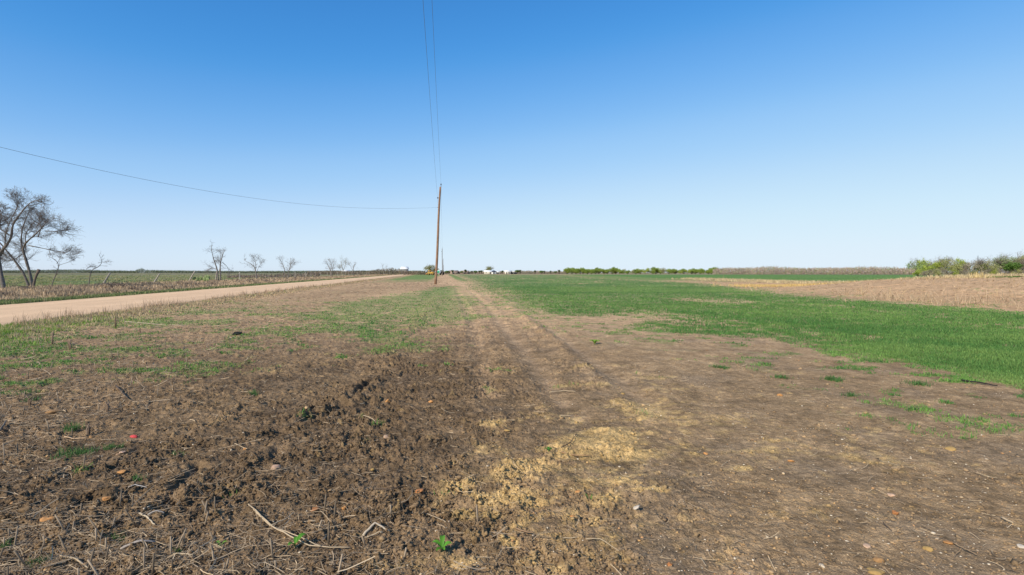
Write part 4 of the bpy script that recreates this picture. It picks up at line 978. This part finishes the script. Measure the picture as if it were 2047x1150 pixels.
# ------------------------------------------------------------------ prickly pear
X0, Y0 = at(404, 560, 76)[:2]; Z0 = H1(X0, Y0)
root = empty('prickly_pear', (X0, Y0, Z0), 'green prickly pear cactus in the dry grass behind the fence', 'cactus')
M_cact = mat('cactus', color=(.17, .22, .08), var=.2, vscale=5, spec=.3, rough=.6)
pads = [(-.75, .35, 20, .2), (-.95, .62, 50, .17), (-.55, .55, -25, .18), (-.2, .45, 30, .2), (-.1, .75, 10, .17), (.25, .5, -30, .2), (.45, .72, -10, .19), (.6, .45, 40, .2), (.8, .68, 20, .18), (.95, .5, -40, .17), (.3, .85, 30, .15), (.65, .9, -20, .15), (-.4, .3, 0, .2), (.4, .25, 20, .2), (-.85, .2, -30, .18), (.8, .25, 10, .18), (-.3, .7, 45, .14)]
for (a, b, tl, rr) in pads:
    m_ = MB(); V_ = IV2 * np.array([rr, rr * .28, rr * 1.35]); t = R(tl); az = random.uniform(-.9, .9)
    V_ = np.stack([V_[:, 0] * math.cos(t) + V_[:, 2] * math.sin(t), V_[:, 1], -V_[:, 0] * math.sin(t) + V_[:, 2] * math.cos(t)], 1)
    V_ = np.stack([V_[:, 0] * math.cos(az) - V_[:, 1] * math.sin(az), V_[:, 0] * math.sin(az) + V_[:, 1] * math.cos(az), V_[:, 2]], 1) + [a, random.uniform(-.3, .3), b]
    m_.add(V_, None, IF2); m_.build('pad', M_cact, root, smooth=True)

# ------------------------------------------------------------------ fence along the far verge
M_post = mat('weathered_wood', color=(.40, .345, .29), var=.3, vscale=7, bump=.01, bscale=20)
M_dpost = mat('dark_wood', color=(.16, .125, .10), var=.3, vscale=7, bump=.01, bscale=20)
M_wire = mat('wire', color=(.32, .33, .35), rough=.5, metal=.6, spec=.4)
fdef = [(-70, 33, 0, 1.4, 0), (-18, 40, 0, 1.45, 0), (66, None, .32, 1.62, 1), (203, None, .58, 1.45, 0), (306, None, .6, 1.35, 0), (376, None, .56, 1.65, 0), (431, None, .12, 1.5, 0), (479, None, .0, 1.5, 0), (542, None, .05, 1.35, 1), (590, None, 0, 1.55, 0), (611, None, .05, 1.6, 0), (629, None, .06, 1.6, 0)]
Yp = []
root = empty('barbed_wire_fence', (-32 + RD * 50, 50, 0), 'old barbed wire fence with leaning weathered posts along the far verge', 'fence')
o0 = np.array(root.location)
tops = []
def fence_post(px, lean, hh, dark, Y=None):
    Y = Y or 32.0 * FPX / (850 - px)
    x_ = (px - 1023.5) / FPX * Y; z_ = H1(x_, Y)
    m_ = MB(); n = 6; P = [np.array([x_, Y, z_ - .3]) - o0]
    cv = .10 if px == 66 else 0
    for q in range(n):
        t = (q + 1) / n
        P.append(np.array([x_ + lean * hh * t - cv * math.sin(t * 3.1), Y, z_ + hh * t * math.cos(lean * .6)]) - o0)
    rr = .085 if Y < 100 else .075
    ra = np.linspace(rr * 1.15, rr * .85, n + 1) * (1 + .08 * rs.normal(0, 1, n + 1))
    if px == 66: ra[-1] = rr * 1.5; ra[-2] = rr * 1.2
    m_.tube(P, ra, 8); m_.build('post', M_dpost if dark else M_post, root, smooth=True)
    tops.append([p + o0 for p in P])
for px, Y, lean, hh, dk in fdef: fence_post(px, lean, hh, dk, Y)
Y = 172
while Y < 330:
    fence_post(850 - 32 * FPX / Y, random.uniform(-.05, .08), random.uniform(1.35, 1.6), random.random() < .3, Y); Y += random.uniform(9, 12)
def pat(P, f):
    P = np.array(P); s = f * (len(P) - 1); i_ = int(min(s, len(P) - 2)); return P[i_] + (P[i_ + 1] - P[i_]) * (s - i_)
for f in (.45, .68, .9):
    m_ = MB(); line = []
    for a, b in zip(tops[:-1], tops[1:]):
        p, q = pat(a, f), pat(b, f)
        for t in np.linspace(0, 1, 9)[:-1]:
            v = p + (q - p) * t; v = v - [0, 0, .12 * 4 * t * (1 - t)]; line.append(v - o0)
    m_.tube(line, .006, 4); m_.build('wire', M_wire, root)
# cut branches piled at the foot of the nearest tree
X0, Y0 = at(22, 590, 42)[:2]; m_ = MB()
for q in range(60):
    a = random.uniform(0, 6.28); l = random.uniform(.3, 1.1); c0 = np.array([rs.normal(0, .9), rs.normal(0, .5), random.uniform(.02, .3)])
    dv = np.array([math.cos(a), math.sin(a), random.uniform(-.15, .35)]) * l / 2
    m_.tube([c0 - dv, c0 + rs.normal(0, .04, 3), c0 + dv], [.025, .02, .01], 4, np.array([.22, .16, .12]) * random.uniform(.6, 1.3))
tag(m_.build('brush_pile', M_bark, loc=(X0, Y0, H1(X0, Y0))), 'heap of dead branches at the foot of the tree at the left edge', 'brush pile', 'brush piles')
X0, Y0 = at(246, 581, 47)[:2]; m_ = MB()
for q in range(90):
    a = random.uniform(0, 6.28); l = random.uniform(.3, 1.0); c0 = np.array([rs.normal(0, 1.0), rs.normal(0, .5), abs(rs.normal(.2, .15))])
    dv = np.array([math.cos(a), math.sin(a), random.uniform(-.3, .4)]) * l / 2
    m_.tube([c0 - dv, c0 + rs.normal(0, .05, 3), c0 + dv], [.022, .018, .01], 4, np.array([.13, .10, .085]) * random.uniform(.6, 1.3))
tag(m_.build('brush_pile', M_bark, loc=(X0, Y0, H1(X0, Y0))), 'dark tangle of dead twigs in the dry grass right of the second leaning post', 'brush pile', 'brush piles')

# ------------------------------------------------------------------ utility poles and wires
M_pole = mat('creosote_wood', color=(.255, .155, .10), var=.3, vscale=2.5, bump=.008, bscale=30, spec=.1)
M_pole2 = mat('grey_pole_wood', color=(.17, .14, .12), var=.2, vscale=2.5, spec=.1)
M_dark = mat('dark_fitting', color=(.05, .05, .055), rough=.5, spec=.4)
M_cable = mat('cable', color=(.13, .155, .19), rough=.6, spec=.3)
def utility_pole(x, y, h, lean, label, m, parts=True):
    root = empty('utility_pole', (x, y, H1(x, y)), label, 'utility pole', 'utility poles along the field')
    m_ = MB(); s = np.linspace(0, 1, 14)
    m_.tube(np.stack([lean * s * h + .04 * np.sin(s * 6), 0 * s, s * (h + .3) - .3], 1), np.linspace(.17, .115, 14), 16)
    m_.build('shaft', m, root, smooth=True)
    b_ = MB(); b_.tube([(lean * h, 0, h - .25), (lean * h + .07, 0, h - .1), (lean * h + .07, 0, h + .28)], [.03, .03, .03], 8); b_.build('top_pin', M_dark, root)
    b_ = MB(); b_.tube([(lean * h + .07, 0, h + .22), (lean * h + .07, 0, h + .28), (lean * h + .07, 0, h + .34), (lean * h + .07, 0, h + .4)], [.05, .085, .06, .07], 12); b_.build('insulator', M_dark, root)
    zz = h - 1.4; b_ = MB(); b_.box((lean * zz - .22, 0, zz), (.24, .08, .06)); b_.tube([(lean * zz - .30, 0, zz - .07), (lean * zz - .30, 0, zz + .1)], .05, 8); b_.build('neutral_bracket', M_dark, root)
    zz = h - 2.6; b_ = MB(); b_.tube([(lean * zz - .12, 0, zz), (lean * zz - .24, 0, zz)], .03, 8); b_.build('wire_clamp', M_dark, root)
    if parts:
        b_ = MB(); b_.box((lean * 1.6 + .02, -.172, 1.6), (.1, .012, .14)); b_.build('tag_plate', M_wire, root)
    return root
PX, PY = g(870, 568.5)
PX, PY = (870 - 1023.5) / FPX * PY, PY
top = at(880.5, 374, PY); PH = top[2]; LEAN = (top[0] - PX) / PH
utility_pole(PX, PY, PH, LEAN, 'nearest brown wooden utility pole, leaning slightly right, beside the track', M_pole)
poles = [(PX, PY, PH, LEAN)]
for px, Y, pyt, lab in ((884.2, 262, 497, 'second utility pole, dark and thin, behind the nearest one'), (886.0, 440, 518, 'third utility pole, faint beside the second'), (887, 640, 530, 'farthest short-looking utility pole beside the third')):
    x_ = (px - 1023.5) / FPX * Y; h_ = at(px, pyt, Y)[2]
    utility_pole(x_, Y, h_, 0.0, lab, M_pole2, False); poles.append((x_, Y, h_, 0))
def wire(p, q, sag, r, label, n=48, group='overhead wires'):
    p, q = np.array(p), np.array(q); t = np.linspace(0, 1, n)[:, None]
    P = p + (q - p) * t - np.array([0, 0, 1]) * 4 * sag * t * (1 - t)
    m_ = MB(); m_.tube(P - p, r * .72, 5)
    tag(m_.build('overhead_wire', M_cable, loc=tuple(p)), label, 'wire', group)
def tp(k): x_, y_, h_, l_ = poles[k]; return (x_ + l_ * h_ + .07, y_, h_ + .40)
def np_(k): x_, y_, h_, l_ = poles[k]; return (x_ + l_ * (h_ - 1.4) - .30, y_, h_ - 1.35)
# the span overhead ends on a pole behind the camera
def thru(p, px, py, Yc, Yend, sag):
    """far end of a parabola from p that passes the photo point (px,py) at distance Yc"""
    c0 = np.array(at(px, py, Yc)); t = (Yc - p[1]) / (Yend - p[1])
    z = c0[2] + 4 * sag * t * (1 - t)
    return (p[0] + (c0[0] - p[0]) / t, Yend, p[2] + (z - p[2]) / t)
e1 = thru(tp(0), 863.5, 0, 20.5, -95, 2.6); e2 = thru(np_(0), 845.5, 0, 18.2, -95, 2.6)
print('wire ends', e1, e2, 'pole', PX, PY, PH)
wire(tp(0), e1, 2.6, .009, 'upper wire rising overhead from the top of the nearest pole', 90)
wire(np_(0), e2, 2.6, .009, 'lower left wire rising overhead from below the top of the nearest pole', 90)
for k in range(3):
    wire(tp(k), tp(k + 1), (2.2, 2, 2)[k], .011, ('upper wire running from the nearest pole to the second pole', 'upper wire between the second and third poles', 'upper wire between the third and farthest poles')[k])
    wire(np_(k), np_(k + 1), (2.4, 2, 2)[k], .010, ('lower wire running from the nearest pole to the second pole', 'lower wire between the second and third poles', 'lower wire between the third and farthest poles')[k])
# service drop to the left
zz = PH - 2.6
p0 = np.array((PX + LEAN * zz - .24, PY, zz)); p1 = np.array(at(-330, 195, 16))
best = None
def drop(Yc, sag):
    P1 = None
    return P1
pts = [np.array(at(a, b, Y_)) for a, b, Y_ in ((0, 291, 24.5), (200, 337, 32), (400, 377, 42.5), (600, 408.5, 55), (700, 415.5, 62))]
# fit z along the straight plan line as a parabola through the photo's points
xe, ye = (at(-300, 235, 17.5)[0], 17.5)
P = []
for t in np.linspace(0, 1, 70):
    x_ = p0[0] + (xe - p0[0]) * t; y_ = p0[1] + (ye - p0[1]) * t
    P.append((x_, y_, t, 1023.5 + FPX * x_ / y_))
tx = []; tz = []
for px, py in ((0, 291), (200, 338), (400, 376), (500, 394), (600, 408), (700, 415.5), (760, 417.5), (820, 415.5)):
    k = min(P, key=lambda q: abs(q[3] - px)); tx.append(k[2]); tz.append(at(px, py, k[1])[2])
A = np.stack([np.array(tx), np.array(tx) ** 2, np.array(tx) ** 3], 1); sol = np.linalg.lstsq(A, np.array(tz) - p0[2], rcond=None)[0]
W = np.array([(x_, y_, p0[2] + sol[0] * t + sol[1] * t * t + sol[2] * t ** 3) for x_, y_, t, _ in P])
print('drop', tz, W[0], W[-1])
m_ = MB(); m_.tube(W - W[0], .0068, 5)
tag(m_.build('overhead_wire', M_cable, loc=tuple(W[0])), 'long sagging service wire from the nearest pole to the left edge', 'wire', 'overhead wires')

# ------------------------------------------------------------------ far machines, sheds, houses, mast
M_yel = mat('yellow_paint', color=(.62, .36, .07), var=.15, vscale=1, spec=.4, rough=.5)
M_or = mat('rusty_orange', color=(.50, .24, .09), var=.2, vscale=1, rough=.8)
M_grn = mat('green_paint', color=(.02, .36, .20), spec=.5, rough=.4)
M_wht = mat('white_paint', color=(.80, .80, .78), var=.05, vscale=.5, spec=.3, rough=.6)
M_cream = mat('cream_wall', color=(.66, .60, .50), var=.1, vscale=.6)
M_tan = mat('tan_wall', color=(.40, .30, .235), var=.15, vscale=.6)
M_rust = mat('rust_roof', color=(.30, .22, .18), var=.15, vscale=.6)
M_grey = mat('grey_boards', color=(.22, .235, .25), var=.15, vscale=1)
M_roofd = mat('dark_roof', color=(.06, .07, .10), var=.1, vscale=1)
M_glass_shade = mat('glass_and_shade', color=(.04, .05, .06), rough=.15, spec=.6)
M_tyre = mat('tyre', color=(.025, .025, .025), rough=.9)
Y = 335
root = empty('loader', ((862.5 - 1023.5) / FPX * Y, Y, 0), 'yellow-orange farm loader parked beside the distant round tree', 'loader')
b = MB(); b.prism([(-.7, .6), (.7, .6), (.7, 1.5), (-.7, 1.5)], -2.2, 1.6); b.prism([(-.6, 1.5), (.6, 1.5), (.5, 1.9), (-.5, 1.9)], -.6, 1.4); b.build('body', M_yel, root)
b = MB(); b.box((-1.0, 0, 2.1), (1.4, 1.3, 1.2)); b.box((-1.0, 0, 2.78), (1.6, 1.5, .14)); b.build('cab', M_yel, root)
b = MB(); b.box((-1.0, -.66, 2.15), (1.0, .03, .8)); b.build('window', M_glass_shade, root)
b = MB(); b.prism([(-1.0, .2), (1.0, .2), (1.0, 1.1), (-1.0, 1.1)], -3.2, -2.6); b.build('bucket', M_or, root)
b = MB(); b.tube([(-2.7, -.6, .8), (-1.4, -.6, 1.7)], .1, 6); b.tube([(-2.7, .6, .8), (-1.4, .6, 1.7)], .1, 6); b.build('lift_arm', M_yel, root)
for wx, wy in ((-1.4, -.9), (-1.4, .9), (1.0, -.9), (1.0, .9)):
    b = MB(); b.tube([(wx, wy - .2, .65), (wx, wy + .2, .65)], .65, 18); w_ = b.build('wheel', M_tyre, root)
    b = MB(); b.tube([(wx, wy - .22, .65), (wx, wy + .22, .65)], .32, 12); b.build('rim', M_yel, w_)
root = empty('tank_trailer', ((877 - 1023.5) / FPX * Y, Y, 0), 'green and white tank trailer between the nearest pole and the second one', 'trailer')
b = MB(); a = np.linspace(0, 2 * np.pi, 20, endpoint=False)
b.tube([(0, -1.6, 1.9), (0, -1.5, 1.9), (0, 1.5, 1.9), (0, 1.6, 1.9)], [1.0, 1.15, 1.15, 1.0], 20); b.build('tank', M_wht, root, smooth=False)
b = MB(); b.tube([(0, -1.66, 1.9), (0, -1.6, 1.9)], [.78, .82], 20); b.build('end_disc', M_grn, root)
b = MB(); b.box((0, 0, .8), (1.6, 3.4, .14)); b.build('chassis', M_tyre, root)
for s_ in (-1, 1):
    b = MB(); b.tube([(s_ * .9 - .15, 0, .5), (s_ * .9 + .15, 0, .5)], .5, 16); b.build('wheel', M_tyre, root)
root = empty('tractor', ((882.0 - 1023.5) / FPX * Y, Y + 4, 0), 'dark tractor parked just right of the green and white tank trailer', 'tractor')
b = MB(); b.box((0, 0, 1.3), (.9, 2.6, .8)); b.build('body', M_tyre, root)
b = MB(); b.box((0, .8, 2.0), (1.2, 1.2, .9)); b.build('cab', M_dark, root)
for wx, wy, rr in ((-.8, .9, .85), (.8, .9, .85), (-.7, -1.0, .5), (.7, -1.0, .5)):
    b = MB(); b.tube([(wx - .2, wy, rr), (wx + .2, wy, rr)], rr, 16); b.build('wheel', M_tyre, root)

def house(name, px, Y, w, dp, hw, hr, wall, roofm, label, cat='house', ridge='x', eave=.4, z0=0., wins=()):
    x_ = (px - 1023.5) / FPX * Y
    root = empty(name, (x_, Y, z0), label, cat, 'far buildings on the horizon')
    b = MB(); b.box((0, 0, hw / 2 - .1), (w, dp, hw + .2)); b.build('wall', wall, root)
    b = MB()
    if ridge == 'x':
        b.prism([(-dp / 2 - eave, hw), (dp / 2 + eave, hw), (dp / 2 + eave, hw + .12), (0, hw + hr), (-dp / 2 - eave, hw + .12)], -w / 2 - eave, w / 2 + eave)
    else:
        pr = [(-w / 2 - eave, hw), (w / 2 + eave, hw), (w / 2 + eave, hw + .12), (0, hw + hr), (-w / 2 - eave, hw + .12)]
        n = len(pr); V_ = [(a_, -dp / 2 - eave, b_) for a_, b_ in pr] + [(a_, dp / 2 + eave, b_) for a_, b_ in pr]
        b.add(V_, [(i_, n + i_, n + (i_ + 1) % n, (i_ + 1) % n) for i_ in range(n)], [(0, i_, i_ + 1) for i_ in range(1, n - 1)] + [(n, n + i_ + 1, n + i_) for i_ in range(1, n - 1)])
    b.build('roof', roofm, root)
    for kind, wx, ww, wz, wh in wins:
        b = MB(); b.box((wx, -dp / 2 - .02, wz), (ww, .06, wh)); b.build(kind, M_glass_shade, root)
    return root
house('shed', 809, 520, 6.0, 5, 4.6, 2.3, M_grey, M_wht, 'tall grey shed with a bright white roof at the end of the dirt road', 'shed', wins=(('door', -.8, 1.4, 1.1, 2.2), ('window', 1.7, .9, 2.6, .9)))
house('house', 977, 560, 8.5, 8, 2.2, 1.6, M_cream, M_wht, 'white-roofed cream house in front of the round distant tree', wins=(('window', -2.5, .9, 1.3, .9), ('door', 1.8, 1, 1, 2)))
house('house', 987.5, 556, 4.6, 7, 1.9, 1.9, M_wht, M_roofd, 'white building with a dark gable roof joined beside the cream house', ridge='y', wins=(('door', 0, 1.4, .9, 1.8),))
house('shed', 996, 560, 2.4, 3, 2.0, .7, M_cream, M_wht, 'tiny cream shed between two bushes on the horizon', 'shed', wins=(('door', 0, .9, .9, 1.8),))
house('house', 1015, 560, 6.0, 7, 2.4, 1.2, M_cream, M_wht, 'long low white house right of the tiny cream shed', wins=(('window', 1.2, 1.2, 1.3, .9), ('door', -1, .9, 1, 2)))
house('carport', 1027, 562, 5.6, 6, 1.9, .7, M_roofd, M_cream, 'dark open carport attached right of the long low white house', 'carport', wins=(('shade_panel', 0, 4.2, .9, 1.7),))  # carport mouth is a flat dark panel, its inner shade put into the colour
house('barn', 907, 600, 9, 7, 2.2, 1.6, M_tan, M_rust, 'low tan barn left of the distant houses', 'barn', wins=(('door', 0, 2, 1, 2),))
house('barn', 929, 600, 8, 7, 2.0, 1.6, M_rust, M_tan, 'low reddish barn between the tan barn and the white-roofed house', 'barn', wins=(('door', 0, 2, 1, 2),))
house('shed', 691, 420, 5, 4, 2.2, 1.1, M_cream, M_wht, 'small pale shed behind the far row of three bare trees', 'shed', wins=(('door', 0, 1, 1, 2),))
# mast
Y = 620; x_ = (1954 - 1023.5) / FPX * Y; h_ = at(1954, 510, Y)[2]
root = empty('radio_mast', (x_, Y, 0), 'thin grey lattice mast rising behind the right-hand grove', 'mast')
b = MB(); s = .55
for k in range(3):
    a = k * 2.094; b.tube([(math.cos(a) * s, math.sin(a) * s, 0), (math.cos(a) * s * .7, math.sin(a) * s * .7, h_ * .93)], .07, 5)
b.build('leg_frame', M_cable, root)
b = MB(); z = 0; k = 0
while z < h_ * .92:
    for q in range(3):
        a, a2 = q * 2.094, (q + 1) * 2.094; b.tube([(math.cos(a) * s, math.sin(a) * s, z), (math.cos(a2) * s, math.sin(a2) * s, z + 1)], .04, 3)
    z += 1
b.build('lattice', M_cable, root)
b = MB(); b.tube([(0, 0, h_ * .92), (0, 0, h_)], .06, 5); b.build('antenna', M_cable, root)
print('done', sum(len(o.data.polygons) for o in bpy.data.objects if o.type == 'MESH'))
